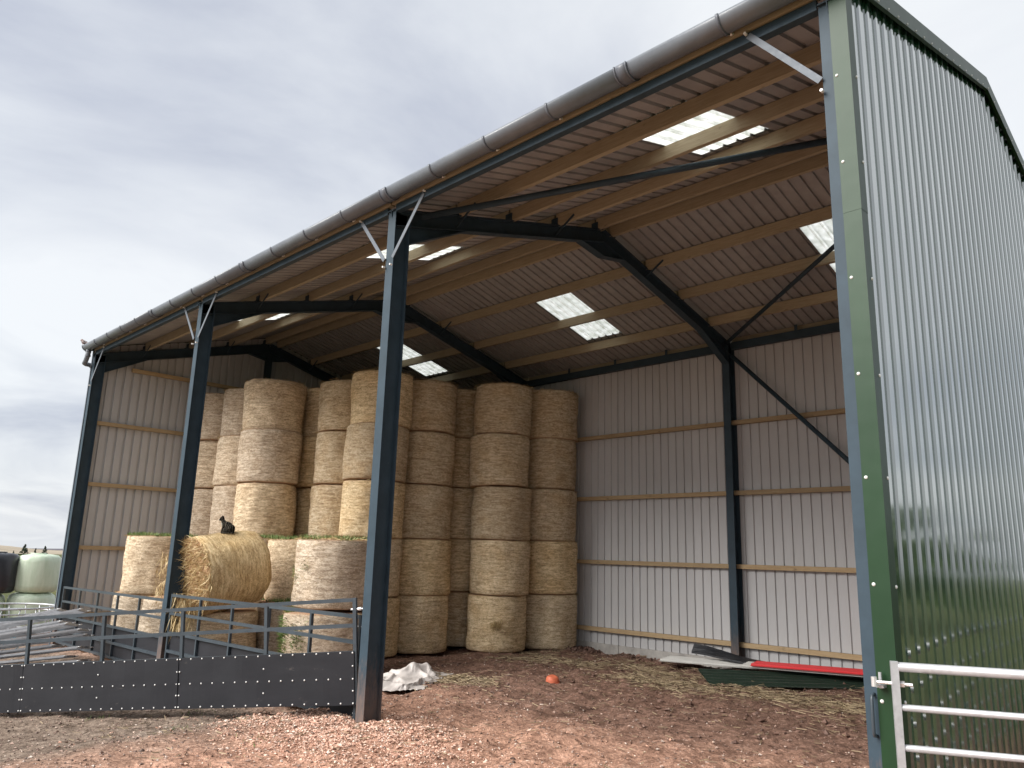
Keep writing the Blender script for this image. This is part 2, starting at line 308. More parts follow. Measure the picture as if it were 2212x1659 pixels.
def tag(o, label=None, cat=None, group=None, kind=None):
    if label: o['label'] = label
    if cat: o['category'] = cat
    if group: o['group'] = group
    if kind: o['kind'] = kind
    return o
def empty(name, loc=(0, 0, 0), rot=(0, 0, 0)):
    o = bpy.data.objects.new(name, None); COL.objects.link(o); o.location = loc; o.rotation_euler = rot; o.empty_display_size = 0.2; return o
def fbm(x, y, s=1.0, o=4):
    return noise.fractal(Vector((x * s, y * s, 3.7)), 0.6, 2.1, o)

# ------------------------------------------------------------------ terrain
def sm(a, b, x):
    t = max(0.0, min(1.0, (x - a) / (b - a))); return t * t * (3 - 2 * t)
def ground0(x, y):
    z = 0.0
    if x < -6: z -= 0.022 * (min(-6 - x, 12.5))
    if x < -6 and y < 0: z -= 0.075 * min(-y, 6) * sm(-6, -9.5, x)
    if x < -18.5: z -= 0.055 * min(-18.5 - x, 30)
    dd = sqrt((x + 6) ** 2 + y * y); z -= 5.6 * sm(45, 700, dd) + 0.012 * max(0.0, dd - 700)
    return z
def heap(x, y):
    h = 0.0
    if -10.6 < x < 0 and y > 6.6:      # loose soil thrown up along the back wall
        h += 0.11 * sm(7.3, 8.7, y + 0.5 * fbm(x, y, 1.3)) * sm(-10.7, -9.6, x) * (0.6 + 0.6 * fbm(x, y, 0.9)) * (1 - 0.6 * sm(-7.6, -6.6, x))
    h -= 0.13 * sm(8.15, 8.6, y) * sm(-10.0, -9.3, x) * (1 - sm(-6.6, -5.6, x))
    return h
RUTS = [((-2.6, -3.5), (-6.6, 7.0)), ((-4.2, -3.6), (-8.3, 6.6))]
def rut(x, y):
    d = 0.0
    for (ax, ay), (bx, by) in RUTS:
        L2 = (bx - ax) ** 2 + (by - ay) ** 2; t_ = ((x - ax) * (bx - ax) + (y - ay) * (by - ay)) / L2
        if -0.05 < t_ < 1.05:
            ds = ((x - ax) * (by - ay) - (y - ay) * (bx - ax)) / sqrt(L2) + 0.25 * sin(t_ * 4.0)
            if abs(ds) < 0.5:
                k = math.exp(-(ds / 0.17) ** 2); tread = sin(t_ * sqrt(L2) * 28 + abs(ds) * 22)
                d += -0.035 * k + 0.012 * k * tread + 0.022 * math.exp(-((abs(ds) - 0.33) / 0.10) ** 2)
    return d * (0.6 + 0.5 * fbm(x, y, 0.7, 2))
def gravel_pile(x, y):
    dx = (x + 5.75) / 1.9; dy = (y + 0.35) / 1.25
    return 0.10 * max(0.0, 1 - dx * dx - dy * dy)
def ground(x, y):
    z = ground0(x, y)
    if -24 < x < 6 and -9 < y < 11:
        ins = sm(-1.5, 0.5, y)
        z += 0.045 * fbm(x, y, 0.8) + (0.020 + 0.022 * ins) * fbm(x + 9, y, 3.1, 5) + heap(x, y) + gravel_pile(x, y) + rut(x, y) - 0.02
    return z
def axis(lo, hi, step, far):
    a = []; x = lo; k = step
    while x > -far: k *= 1.28; x -= k; a.append(x)
    a = a[::-1]; n = int(round((hi - lo) / step)); a += [lo + i * step for i in range(n + 1)]; x = hi; k = step
    while x < far: k *= 1.28; x += k; a.append(x)
    return a
xs = axis(-19, 3.0, 0.09, 5000); ys = axis(-5.0, 9.6, 0.09, 5000)
gv = [(x, y, ground(x, y)) for y in ys for x in xs]; nx = len(xs)
gf = [(j * nx + i, j * nx + i + 1, (j + 1) * nx + i + 1, (j + 1) * nx + i) for j in range(len(ys) - 1) for i in range(nx - 1)]
me = bpy.data.meshes.new('ground'); me.from_pydata(gv, [], gf); me.materials.append(M['soil']); me.polygons.foreach_set('use_smooth', [True] * len(gf))
tag(place('ground', me), kind='structure')
# far hill and the moor behind it
def ridge(name, mat, dist, depth, az0, az1, top, base):
    b = MB(); na = 120; nd = 14; vs = []
    for i in range(na + 1):
        az = az0 + (az1 - az0) * i / na
        for j in range(nd + 1):
            k = j / nd; d = dist + depth * k; h = base + (top(az) - base) * sin(min(1, k * 1.25) * pi / 2)
            vs.append((2 + d * cos(radians(az)), -5.6 + d * sin(radians(az)), h + 1.2 * fbm(az, k * 3, 2.0) * k))
    fs = [(i * (nd + 1) + j, (i + 1) * (nd + 1) + j, (i + 1) * (nd + 1) + j + 1, i * (nd + 1) + j + 1) for i in range(na) for j in range(nd)]
    b.add(vs, fs); return tag(b.build(name, mat, smooth=True), kind='structure')
ridge('hill', 'hill_grass', 650, 850, 95, 250, lambda az: 1.99 - 1500 * (0.0054 + 0.00085 * (167.8 - az) if 150 < az < 190 else 0.0054 + 0.00085 * (167.8 - max(150, min(190, az)))) + 1.2 * sin(az * 0.9), -22)
ridge('far_hill', 'moor', 2300, 500, 95, 250, lambda az: 1.99 - 2800 * 0.0066 + 4 * sin((az - 150) * 0.22), -60)

# ------------------------------------------------------------------ barn
BAY = 6.0; XC = [-0.10, -6.0, -12.0, -18.0]; W = 9.0
SL = 0.27
def raf(y): return 7.69 - SL * abs(y - 4.5)       # top of the rafters
def sheet_z(y): return raf(y) + 0.205             # underside of the roof sheets
barn = empty('barn', (-9, 4.5, 0)); bpy.context.view_layer.update()
BO = Vector((-9, 4.5, 0))
tag(barn, 'tall open-fronted steel barn with green gable cladding and timber purlins', 'barn')
def bpart(b, name, mats, smooth=False, origin=None):
    """part of the barn; mesh is recentred on origin so that textures differ per piece"""
    o = Vector(origin) if origin is not None else Vector((0, 0, 0))
    b.v = [tuple(Vector(v) - o) for v in b.v]
    return b.build(name, mats, barn, smooth, loc=o - BO)
PROF = [(0.0, 0.0), (0.130, 0.0), (0.139, 0.038), (0.183, 0.038), (0.192, 0.0), (0.2, 0.0)]
def sheet_profile(width=1.0):
    pts = []; k = int(round(width / 0.2))
    for i in range(k):
        for x, h in PROF[:-1]: pts.append((x + 0.2 * i, h))
    pts.append((width - 0.0005, 0.0)); return pts
def wall_sheet(p0, along, out, z0, topf, mats=('cladding_green', 'cladding_inside'), name='wall_sheet', hs=0.8):
    """upright sheet 1 m wide from p0 running 'along', ribs pointing 'out'; topf(dist) gives its top"""
    b = MB(); pr = sheet_profile(); al = Vector(along); ou = Vector(out); p0 = Vector(p0); n = len(pr); vs = []
    for off in (0.0, -0.004):
        for x, h in pr:
            q = p0 + al * x + ou * (h * hs + off)
            vs.append((q.x, q.y, z0)); vs.append((q.x, q.y, topf(x)))
    fo = [(2 * i, 2 * i + 2, 2 * i + 3, 2 * i + 1) for i in range(n - 1)]; m = 2 * n
    fi = [(m + 2 * i, m + 2 * i + 1, m + 2 * i + 3, m + 2 * i + 2) for i in range(n - 1)]
    ed = [(2 * i, m + 2 * i, m + 2 * i + 2, 2 * i + 2) for i in range(n - 1)] + [(2 * i + 1, 2 * i + 3, m + 2 * i + 3, m + 2 * i + 1) for i in range(n - 1)] + [(0, 1, m + 1, m), (2 * n - 2, 2 * m - 2, 2 * m - 1, 2 * n - 1)]
    b.add(vs, fo, 0); o = len(b.f); b.f += fi + ed; b.mi += [1] * len(fi) + [0] * len(ed)
    return bpart(b, name, mats, origin=(p0.x, p0.y, 0))
Y_OUT = 8.985
for i in range(18):            # back wall
    wall_sheet((-0.05 - i, Y_OUT, 0), (-1, 0, 0), (0, 1, 0), 0.06, lambda x: 6.50)
for i in range(9):             # far gable (seen from inside) and near gable (seen from outside)
    wall_sheet((-18.09, i, 0), (0, 1, 0), (-1, 0, 0), -0.25, lambda x, i=i: sheet_z(i + x) - 0.015, hs=1.1)
    wall_sheet((0.006, i, 0), (0, 1, 0), (1, 0, 0), -0.05, lambda x, i=i: sheet_z(i + x) - 0.015, hs=0.46)
# steel frames
for k, X in enumerate(XC):
    b = MB(); b.ibeam((X, 0.125, -0.35), (X, 0.125, 6.47), (0, 1, 0), 0.25, 0.16); bpart(b, 'column', 'column_steel', origin=(X, 0.1, 0))
    b = MB(); b.ibeam((X, 8.845, -0.35), (X, 8.845, 6.47), (0, 1, 0), 0.25, 0.16); bpart(b, 'column', 'column_steel', origin=(X, 8.8, 0))
    for s in (0, 1):
        f = (lambda y: y) if s == 0 else (lambda y: 9 - y)
        c = 0.115
        b = MB(); b.ibeam((X, f(0.0), raf(0.0) - c), (X, f(4.5), raf(4.5) - c), (0, 0, 1), 0.235, 0.15); bpart(b, 'rafter', 'steel', origin=(X, f(2), 7))
        # eaves haunch: tapered web plate with a bottom flange
        b = MB(); pl = [(X - 0.005, f(0.25), raf(0.25) - 0.23), (X - 0.005, f(1.25), raf(1.25) - 0.23), (X - 0.005, f(0.25), 6.06)]
        b.prism(pl, (0.01, 0, 0)); b.bar((X, f(0.25), 6.06), (X, f(1.25), raf(1.25) - 0.235), 0.15, 0.012); bpart(b, 'eaves_haunch', 'steel', origin=(X, f(.7), 6.2))
    b = MB(); b.prism([(X - 0.005, 3.9, raf(3.9) - 0.23), (X - 0.005, 4.5, raf(4.5) - 0.23), (X - 0.005, 5.1, raf(5.1) - 0.23), (X - 0.005, 4.5, 7.19)][::-1], (0.01, 0, 0))
    b.bar((X, 3.9, raf(3.9) - 0.236), (X, 4.5, 7.19), 0.15, 0.012); b.bar((X, 4.5, 7.19), (X, 5.1, raf(5.1) - 0.236), 0.15, 0.012); bpart(b, 'apex_haunch', 'steel', origin=(X, 4.5, 7.2))
# gable posts
for X in (-18.0, -0.1):
    b = MB(); b.ibeam((X, 4.5, -0.35), (X, 4.5, 7.3), (1, 0, 0), 0.16, 0.15); bpart(b, 'gable_post', 'steel', origin=(X, 4.5, 0))
# eaves beams front and back, between the columns
for i in range(3):
    x1, x0 = XC[i] - 0.09, XC[i + 1] + 0.09
    b = MB(); b.box((x0, -0.012, 6.44), (x1, 0.004, 6.535)); b.box((x0, 0.004, 6.523), (x1, 0.07, 6.535)); b.box((x0, 0.004, 6.44), (x1, 0.07, 6.452)); bpart(b, 'eaves_beam', 'steel', origin=((x0 + x1) / 2, 0, 6.5))
    b = MB(); b.box((x0, 8.80, 6.375), (x1, 8.90, 6.535)); bpart(b, 'eaves_beam', 'steel', origin=((x0 + x1) / 2, 8.85, 6.45))
    for q in range(1, 4):
        xx = x0 + (x1 - x0) * q / 4
        b = MB(); b.box((xx - 0.03, 8.83, 6.535), (xx + 0.03, 8.845, 6.66)); bpart(b, 'cleat', 'steel', origin=(xx, 8.84, 6.6))
# knee braces under the front eaves beam
for X, sides in zip(XC, ((-1,), (-1, 1), (-1, 1), (1,))):
    for s in sides:
        b = MB(); xo = X + s * 0.09; b.bar((xo, -0.022, 5.78), (xo + s * 0.60, -0.022, 6.50), 0.008, 0.055, up=(s, 0, -0.8))
        kb = bpart(b, 'knee_brace', 'brace_steel', origin=(xo, 0, 6))
        for px, pz in ((xo + s * 0.62, 6.52), (xo - s * 0.01, 5.68)):
            b = MB(); b.tube([(px, -0.015, pz), (px, -0.05, pz)], 0.014, 6); o = b.build('bolt', 'screw', kb); o.location = -Vector((xo, 0, 6))
# roof bracing tubes, wall bracing tube
def strut(a, c, r, name):
    b = MB(); b.tube([a, c], r, 10); bpart(b, name, 'steel', True, origin=a)
strut((-5.9, 0.42, 6.50), (-0.2, 4.35, 7.48), 0.045, 'roof_brace'); strut((-5.9, 8.6, 6.47), (-0.2, 4.65, 7.48), 0.04, 'roof_brace')
strut((-5.85, 8.72, 6.22), (-0.3, 8.72, 0.45), 0.045, 'wall_brace')
# timber purlins with cleats and stays; grain along X
PUR = [-0.028, 1.12, 2.20, 3.27, 4.33, 4.70, 5.82, 6.93, 8.03, 8.96]
for i in range(3):
    x1 = (XC[i] - 0.02) if i else 0.0; x0 = XC[i + 1] + 0.02
    for j, y in enumerate(PUR):
        b = MB(); hz = 0.19; zt = sheet_z(y + (0.07 if y < 4.5 else 0)) - 0.008 if y < 4.5 else sheet_z(y + 0.07) - 0.008
        zt = min(sheet_z(y), sheet_z(y + 0.07)) - 0.004
        b.box((x0, y, zt - (hz if 0 < j < 9 else (0.105 if j else 0.118))), (x1, y + 0.07, zt)); bpart(b, 'eaves_purlin' if j in (0, 9) else 'purlin', 'timber', origin=((x0 + x1) / 2 + j * .37, y, zt))
for X in XC[1:]:
    for j, y in enumerate(PUR[1:-1]):
        sgn = -1 if y < 4.5 else 1
        b = MB(); zt = raf(y); yy = y - 0.012 if y < 4.5 else y + 0.082
        b.box((X - 0.07, yy - 0.004, zt - 0.02), (X + 0.07, yy + 0.004, zt + 0.13)); b.box((X - 0.07, yy - 0.06, zt - 0.004), (X + 0.07, yy + 0.05, zt + 0.012)); bpart(b, 'cleat', 'steel', origin=(X, y, zt))
        if j in (0, 2, 5):
            b = MB(); b.bar((X + 0.03, y - 0.02, zt - 0.18), (X + 0.42, y - 0.01, zt + 0.08), 0.04, 0.008, up=(0, 1, 0)); bpart(b, 'purlin_stay', 'steel', origin=(X, y, zt))
# roof sheets in three courses per slope, with a rooflight in each bay
nrm = Vector((0, -SL, 1)).normalized()
def roof_mesh(y0, y1, mats, name, side):
    b = MB(); pr = sheet_profile(); n = len(pr); vs = []
    for off in (0.0, 0.006):
        for x, h in pr:
            for yy in (y0, y1):
                z = sheet_z(yy) + h + off; vs.append((x - 0.5, yy - y0, z - sheet_z(y0)))
    m = 2 * n
    fi = [(2 * i, 2 * i + 1, 2 * i + 3, 2 * i + 2) for i in range(n - 1)]; fo = [(m + 2 * i, m + 2 * i + 2, m + 2 * i + 3, m + 2 * i + 1) for i in range(n - 1)]
    ed = [(2 * i, 2 * i + 2, m + 2 * i + 2, m + 2 * i) for i in range(n - 1)] + [(2 * i + 1, m + 2 * i + 1, m + 2 * i + 3, 2 * i + 3) for i in range(n - 1)]
    b.add(vs, fi + fo + ed); return b.mesh(name, mats)
rows = [(-0.16, 1.20, 0.007), (1.10, 3.20, 0.0), (3.10, 4.49, 0.007), (4.51, 6.0, 0.007), (5.90, 8.02, 0.0), (7.92, 9.12, 0.007)]
for r, (y0, y1, dz) in enumerate(rows):
    mo = roof_mesh(y0, y1, 'fibre_cement', 'roof_sheet', r); ml = roof_mesh(y0, y1, 'rooflight', 'rooflight', r)
    for i in range(18):
        lt = r in (1, 4) and i in (2, 8, 14)
        o = place('rooflight' if lt else 'roof_sheet', ml if lt else mo, barn, Vector((-0.62 - i, y0, sheet_z(y0) + dz + 0.0006 * (i % 2))) - BO)
for i in range(6):      # ridge capping
    b = MB(); x0 = -3.0 * i - 0.1; 
    for s in (-1, 1):
        b.prism([(x0, 4.5, sheet_z(4.5) + 0.075), (x0, 4.5 + s * 0.3, sheet_z(4.2) + 0.062), (x0, 4.5 + s * 0.3, sheet_z(4.2) + 0.05), (x0, 4.5, sheet_z(4.5) + 0.06)], (-2.99, 0, 0))
    bpart(b, 'ridge_capping', 'fibre_cement', origin=(x0, 4.5, 7.9))
# wall rails (timber, horizontal)
RZ = [0.39, 1.89, 3.36, 4.82]
for i in range(3):
    x1, x0 = XC[i] - 0.015, XC[i + 1] + 0.015
    for z in RZ:
        b = MB(); b.box((x0, 8.865, z - 0.045), (x1, 8.955, z + 0.045)); bpart(b, 'wall_rail', 'timber_rail', origin=((x0 + x1) / 2 + z, 8.9, z))
for z in RZ + [6.24]:
    for y0, y1 in ((0.24, 4.42), (4.58, 8.72)):
        if z > 6 and y0 < 1: y0 = 0.9
        b = MB(); yc = (y0 + y1) / 2; h = (y1 - y0) / 2
        b.box((-h, -0.045, -0.045), (h, 0.045, 0.045)); o = b.build('wall_rail', 'timber_rail', barn, loc=Vector((-18.005, yc, z)) - BO, rot=(0, 0, pi / 2))
# concrete kick wall
for i in range(6):
    b = MB(); b.box((-3.0 * i - 2.985, 8.935, -0.5), (-3.0 * i - 0.0, 9.03, 0.075 + 0.004 * (i % 2))); bpart(b, 'concrete_plinth', 'concrete', origin=(-3 * i, 9, 0))
# near corner flashing, folded, in two lengths, with screws
zj = [(-0.05, 4.62), (4.60, 6.62)]
for k, (za_, zb) in enumerate(zj):
    b = MB(); d = 0.002 * k
    b.box((-0.09, -0.016 - d, za_), (0.046 + d, -0.012 - d, zb)); b.box((0.042 + d, -0.012 - d, za_), (0.046 + d, 0.105, zb)); b.box((0.036, 0.105, za_), (0.046 + d, 0.109, zb))
    cf = bpart(b, 'corner_flashing', 'flashing_green', origin=(0, 0, za_))
    z = za_ + 0.42
    while z < zb - 0.05:
        for pos, nr in (((-0.062, -0.016 - d, z + 0.02 * random.random()), (0, -1, 0)), ((0.046 + d, 0.088, z), (1, 0, 0))):
            b = MB(); p_ = Vector(pos); n_ = Vector(nr); b.tube([p_, p_ + n_ * 0.004, p_ + n_ * 0.009], [0.013, 0.012, 0.006], 8); o = b.build('screw', 'screw', cf); o.location = -Vector((0, 0, za_))
        z += 0.74
b = MB(); b.box((-18.135, -0.016, -0.3), (-18.085, -0.012, 6.6)); b.box((-18.14, -0.012, -0.3), (-18.135, 0.12, 6.6)); bpart(b, 'corner_flashing', 'brace_steel', origin=(-18.1, 0, 0))
# verge flashing on both gables
for X, s in ((0.045, 1), (-18.13, -1)):
    for y0, y1 in ((-0.18, 4.5), (4.5, 9.15)):
        b = MB()
        lo = [(X, y0, sheet_z(y0) - 0.105), (X, y1, sheet_z(y1) - 0.105), (X, y1, sheet_z(y1) + 0.065), (X, y0, sheet_z(y0) + 0.065)]
        b.prism(lo if s > 0 else lo, (0.035 * s, 0, 0)); b.prism([(X + 0.034 * s, y0, sheet_z(y0) + 0.066), (X + 0.034 * s, y1, sheet_z(y1) + 0.066), (X + 0.034 * s, y1, sheet_z(y1) + 0.072), (X + 0.034 * s, y0, sheet_z(y0) + 0.072)], (-0.20 * s, 0, 0))
        bpart(b, 'verge_flashing', 'flashing_green', origin=(X, (y0 + y1) / 2, 7))
for i in range(34):      # fixing studs under the near verge
    y = 0.15 + i * 0.2 * 1.28
    if y > 8.9: break
    b = MB(); b.tube([(0.08, y, sheet_z(y) - 0.085), (0.090, y, sheet_z(y) - 0.085)], 0.007, 6); bpart(b, 'screw', 'screw', origin=(0.08, y, 7))
# gutter: half-round lengths with rings and joints
GY, GZ, GR = -0.152, 6.655, 0.118
def half_round(x0, x1, r, th, a0=pi, a1=2 * pi, n=14):
    b = MB(); vs = []
    for x in (x0, x1):
        for rr in (r, r - th):
            for i in range(n + 1):
                a = a0 + (a1 - a0) * i / n; vs.append((x, GY + rr * cos(a), GZ + rr * sin(a)))
    m = n + 1; fs = []
    for i in range(n):
        fs += [(i, i + 1, 2 * m + i + 1, 2 * m + i), (m + i + 1, m + i, 3 * m + i, 3 * m + i + 1), (i + 1, i, m + i, m + i + 1), (2 * m + i, 2 * m + i + 1, 3 * m + i + 1, 3 * m + i)]
    fs += [(0, 2 * m, 3 * m, m), (m - 1, 2 * m - 1, 4 * m - 1, 3 * m - 1)]
    b.add(vs, fs); return b
ends = [0.10, -2.0, -5.88, -9.87, -13.85, -18.12]
for i in range(5):
    b = half_round(ends[i + 1] + 0.002, ends[i] - 0.002, GR, 0.006); gp = bpart(b, 'gutter', 'gutter_plastic', True, origin=(ends[i], GY, GZ))
    if i < 4:
        b = half_round(ends[i + 1] - 0.075, ends[i + 1] + 0.075, GR + 0.010, 0.008)
        for e_ in (-0.075, 0.06):
            q = half_round(ends[i + 1] + e_, ends[i + 1] + e_ + 0.015, GR + 0.017, 0.007); b.add(q.v, q.f)
        bpart(b, 'gutter_joint', 'gutter_ring', True, origin=(ends[i + 1], GY, GZ))
    nb = max(1, int((ends[i] - ends[i + 1]) / 0.8)); 
    for q in range(1, nb + (0 if i < 4 else 1)):
        xx = ends[i] + (ends[i + 1] - ends[i]) * q / nb
        if xx < -18.05: continue
        b = half_round(xx - 0.014, xx + 0.014, GR + 0.012, 0.009); b.box((xx - 0.014, GY + 0.10, GZ - 0.03), (xx + 0.014, 0.02, GZ - 0.018)); bk = bpart(b, 'gutter_bracket', 'gutter_ring', True, origin=(xx, GY, GZ))
        b = MB(); b.tube([(xx + 0.02, GY + 0.125, GZ - 0.07), (xx + 0.02, GY + 0.085, GZ - 0.10)], 0.012, 6); o = b.build('screw', 'screw', bk); o.location = -Vector((xx, GY, GZ))
b = MB(); 
for xx in (-18.125, -18.112): pass
n = 14; b.prism([(-18.135, GY + (GR + 0.008) * cos(pi + pi * i / n), GZ + (GR + 0.008) * sin(pi + pi * i / n)) for i in range(n + 1)][::-1], (0.02, 0, 0)); bpart(b, 'gutter_end_cap', 'gutter_ring', origin=(-18.12, GY, GZ))
dp = MB(); dp.tube([(-17.98, GY, GZ - 0.09), (-17.98, GY, GZ - 0.20), (-17.99, GY - 0.005, GZ - 0.27), (-18.04, GY - 0.01, GZ - 0.37), (-18.13, GY - 0.01, GZ - 0.42), (-18.21, GY + 0.05, GZ - 0.42), (-18.24, GY + 0.15, GZ - 0.42), (-18.24, 0.06, GZ - 0.47), (-18.24, 0.08, GZ - 0.6), (-18.24, 0.08, -0.3)], 0.055, 12)
dpo = bpart(dp, 'downpipe', 'gutter_plastic', True, origin=(-18, GY, 6))
for zc_ in (GZ - 0.14, GZ - 0.24):
    b = MB(); b.tube([(-17.985, GY, zc_), (-17.985, GY, zc_ - 0.035)], 0.063, 12); o = b.build('pipe_collar', 'gutter_ring', dpo); o.location = -Vector((-18, GY, 6))
# bent strap handle and hinge pin on the near column
b = MB(); b.tube([(-0.115, 0.0, 1.15), (-0.115, -0.045, 1.145), (-0.115, -0.055, 1.12), (-0.115, -0.055, 0.92), (-0.115, -0.045, 0.895), (-0.115, 0.0, 0.89)], 0.011, 6); bpart(b, 'handle', 'gate_steel', True, origin=(-0.1, 0, 1))
b = MB(); b.box((-0.075, -0.075, 1.205), (-0.025, -0.016, 1.222)); b.tube([(-0.05, -0.055, 1.20), (-0.05, -0.055, 1.30)], 0.011, 8); bpart(b, 'hinge_pin', 'galvanised', origin=(0, 0, 1.2))

# ------------------------------------------------------------------ gates
def yard_gate(name, loc, rotz, tilt, length, label, panel_side, screws):
    g = empty(name, loc); g.rotation_euler = Matrix.Rotation(rotz, 3, 'Z').to_4x4().to_3x3().to_euler()
    g.matrix_world = Matrix.Translation(loc) @ Matrix.Rotation(rotz, 4, 'Z') @ Matrix.Rotation(tilt, 4, 'Y')
    tag(g, label, 'gate', 'steel yard gates along the barn front')
    RH = [1.20, 0.90, 0.585, 0.29, 0.025]; T = 0.045
    for h in RH:
        b = MB(); b.box((T / 2 + 0.001, -T / 2 + 0.001, h - T / 2), (length - T / 2 - 0.001, T / 2 - 0.001, h + T / 2)); b.build('rail', 'gate_steel', g)
    n = int(round(length / 1.2))
    for i in range(n + 1):
        x = length * i / n
        if i in (0, n):
            b = MB(); b.box((x - T / 2, -T / 2, 0), (x + T / 2, T / 2, 1.225)); b.build('stile', 'gate_steel', g)
        else:
            for a_, c_ in zip(RH[:-1], RH[1:]):
                b = MB(); b.box((x - T / 2 + 0.002, -T / 2 + 0.003, c_ + T / 2), (x + T / 2 - 0.002, T / 2 - 0.003, a_ - T / 2)); b.build('upright', 'gate_steel', g)
    s = panel_side; yp = s * (T / 2 + 0.001)
    joins = [0.0, length * 2 / n + 0.01, length * 4 / n + 0.01, length + 0.001] if n >= 5 else [0.0, length * 2 / n, length]
    for a_, c_ in zip(joins[:-1], joins[1:]):
        b = MB(); k = 24; vs = []
        for yy in (yp, yp + s * 0.014):
            for i in range(k + 1):
                for z in (0.0, 0.31, 0.605):
                    wv_ = s * 0.008 * fbm(a_ + i * 0.13, z * 2 + loc[0], 1.2) if yy != yp else 0
                    vs.append((a_ + 0.003 + (c_ - a_ - 0.006) * i / k, yy + wv_, z))
        m = 3 * (k + 1); fs = []
        for i in range(k):
            for j in range(2):
                q = i * 3 + j; fs += [(q, q + 1, q + 4, q + 3), (m + q, m + q + 3, m + q + 4, m + q + 1)]
            fs += [(i * 3, i * 3 + 3, m + i * 3 + 3, m + i * 3), (i * 3 + 2, m + i * 3 + 2, m + i * 3 + 5, i * 3 + 5)]
        fs += [(0, m, m + 1, 1), (1, m + 1, m + 2, 2), (3 * k, 3 * k + 1, m + 3 * k + 1, m + 3 * k), (3 * k + 1, 3 * k + 2, m + 3 * k + 2, m + 3 * k + 1)]
        b.add(vs, fs); po = b.build('panel', 'gate_panel', g, smooth=False)
        if screws:
            sb = MB(); sb.tube([(0, 0, 0), (0, s * 0.004, 0), (0, s * 0.008, 0)], [0.011, 0.010, 0.004], 6); sm_ = sb.mesh('screw', 'screw', True)
            ns = max(2, int((c_ - a_) / 0.155)); pts = [(a_ + 0.02 + (c_ - a_ - 0.04) * i / ns, z) for i in range(ns + 1) for z in (0.022, 0.295, 0.59)]
            pts += [(x_, z) for x_ in (a_ + 0.02, (a_ + c_) / 2, c_ - 0.02) for z in (0.16, 0.44)]
            for x_, z in pts: place('screw', sm_, po, (x_, yp + s * 0.0145, z))
    for z in (0.10, 1.09):
        b = MB(); b.tube([(-0.13, 0.0, z), (0.05, 0.0, z)], 0.012, 6); b.tube([(-0.085, 0, z), (-0.045, 0, z)], 0.022, 8); b.build('hinge_bolt', 'zinc_bright', g)
    return g
yard_gate('yard_gate', (-6.118, 0.025, 0.21), radians(180 + 30), radians(5.2), 6.05, 'steel yard gate swung wide open, its screwed black panel facing the yard', 1, True)
yard_gate('yard_gate', (-6.17, 0.06, 0.0), radians(180), radians(0.5), 5.66, 'closed steel yard gate in the middle bay below the bale lying on its side', -1, False)
yard_gate('yard_gate', (-12.17, 0.06, -0.15), radians(180), radians(0.5), 5.66, 'closed steel yard gate in the bay beside the far gable wall', -1, False)
# galvanised field gate at the near corner
g = empty('field_gate', (0.045, -0.115, 0.0), (0, 0, radians(27))); tag(g, 'galvanised tubular field gate hinged on the green gable corner', 'gate')
b = MB(); b.bar((0.02, 0, 0.16), (0.02, 0, 1.385), 0.045, 0.045, up=(0, 1, 0)); b.build('stile', 'galvanised', g)
b = MB(); b.bar((3.5, 0, 0.16), (3.5, 0, 1.385), 0.045, 0.045, up=(0, 1, 0)); b.build('stile', 'galvanised', g)
for z, r in ((1.352, 0.030), (1.105, 0.021), (0.865, 0.021), (0.64, 0.021), (0.43, 0.021), (0.22, 0.021)):
    b = MB(); b.tube([(0.04, 0, z), (3.48, 0, z)], r, 12); b.build('rail', 'galvanised', g, smooth=True)
b = MB(); b.bar((0.5, -0.028, 0.25), (1.75, -0.028, 1.32), 0.006, 0.04, up=(0, 0, 1)); b.build('brace', 'galvanised', g)
b = MB(); b.tube([(-0.10, 0.05, 1.245), (0.12, 0.0, 1.245)], 0.011, 8); b.tube([(0.045, 0.017, 1.245), (0.075, 0.01, 1.245)], 0.021, 6); b.build('hinge_bolt', 'zinc_bright', g)
b = MB(); b.tube([(-0.10, 0.05, 1.215), (-0.10, 0.05, 1.275)], 0.019, 10); b.build('hinge_eye', 'zinc_bright', g)

# ------------------------------------------------------------------ straw bales
RB, HB = 0.675, 1.2
def bale_mesh(seed, sag=0.0, squash=1.0):
    rnd = random.Random(seed); b = MB(); ns = 56; prof = []
    for z, r in [(0.0, 0.0), (0.0, 0.3), (0.002, 0.56), (0.009, 0.638), (0.036, 0.664)]: prof.append((z, r))
    for i in range(1, 12): 
        k = i / 12; prof.append((0.036 + (HB - 0.072) * k, 0.672 + 0.006 * sin(k * pi)))
    for z, r in [(HB - 0.036, 0.664), (HB - 0.009, 0.638), (HB - 0.002, 0.56), (HB, 0.3)]: prof.append((z, r))
    o = rnd.uniform(0, 100); vs = []
    for z, r in prof[1:]:
        for i in range(ns):
            a = 2 * pi * i / ns; ca, sa = cos(a), sin(a)
            q = r + (0.034 * noise.fractal(Vector((ca * 1.3 + o, sa * 1.3, z * 1.1)), 0.6, 2, 3) + 0.009 * noise.fractal(Vector((ca * 5 + o, sa * 5, z * 9)), 0.6, 2, 3)) * min(1, r * 1.6)
            vs.append((q * ca * squash, q * sa, z + 0.012 * noise.noise(Vector((ca * 2 + o, sa * 2, 9 if z > .6 else 1)))))
    m = len(prof) - 1; fs = [(j * ns + i, j * ns + (i + 1) % ns, (j + 1) * ns + (i + 1) % ns, (j + 1) * ns + i) for j in range(m - 1) for i in range(ns)]
    fs += [tuple(range(ns))[::-1], tuple((m - 1) * ns + i for i in range(ns))]
    b.add(vs, fs); return b
BM = {}
for mat in ('bale_straw', 'bale_weathered', 'bale_fresh'):
    BM[mat] = [bale_mesh(s).mesh('straw_bale', mat, True) for s in ((1, 2, 3, 4, 5) if mat != 'bale_fresh' else (11, 12))]
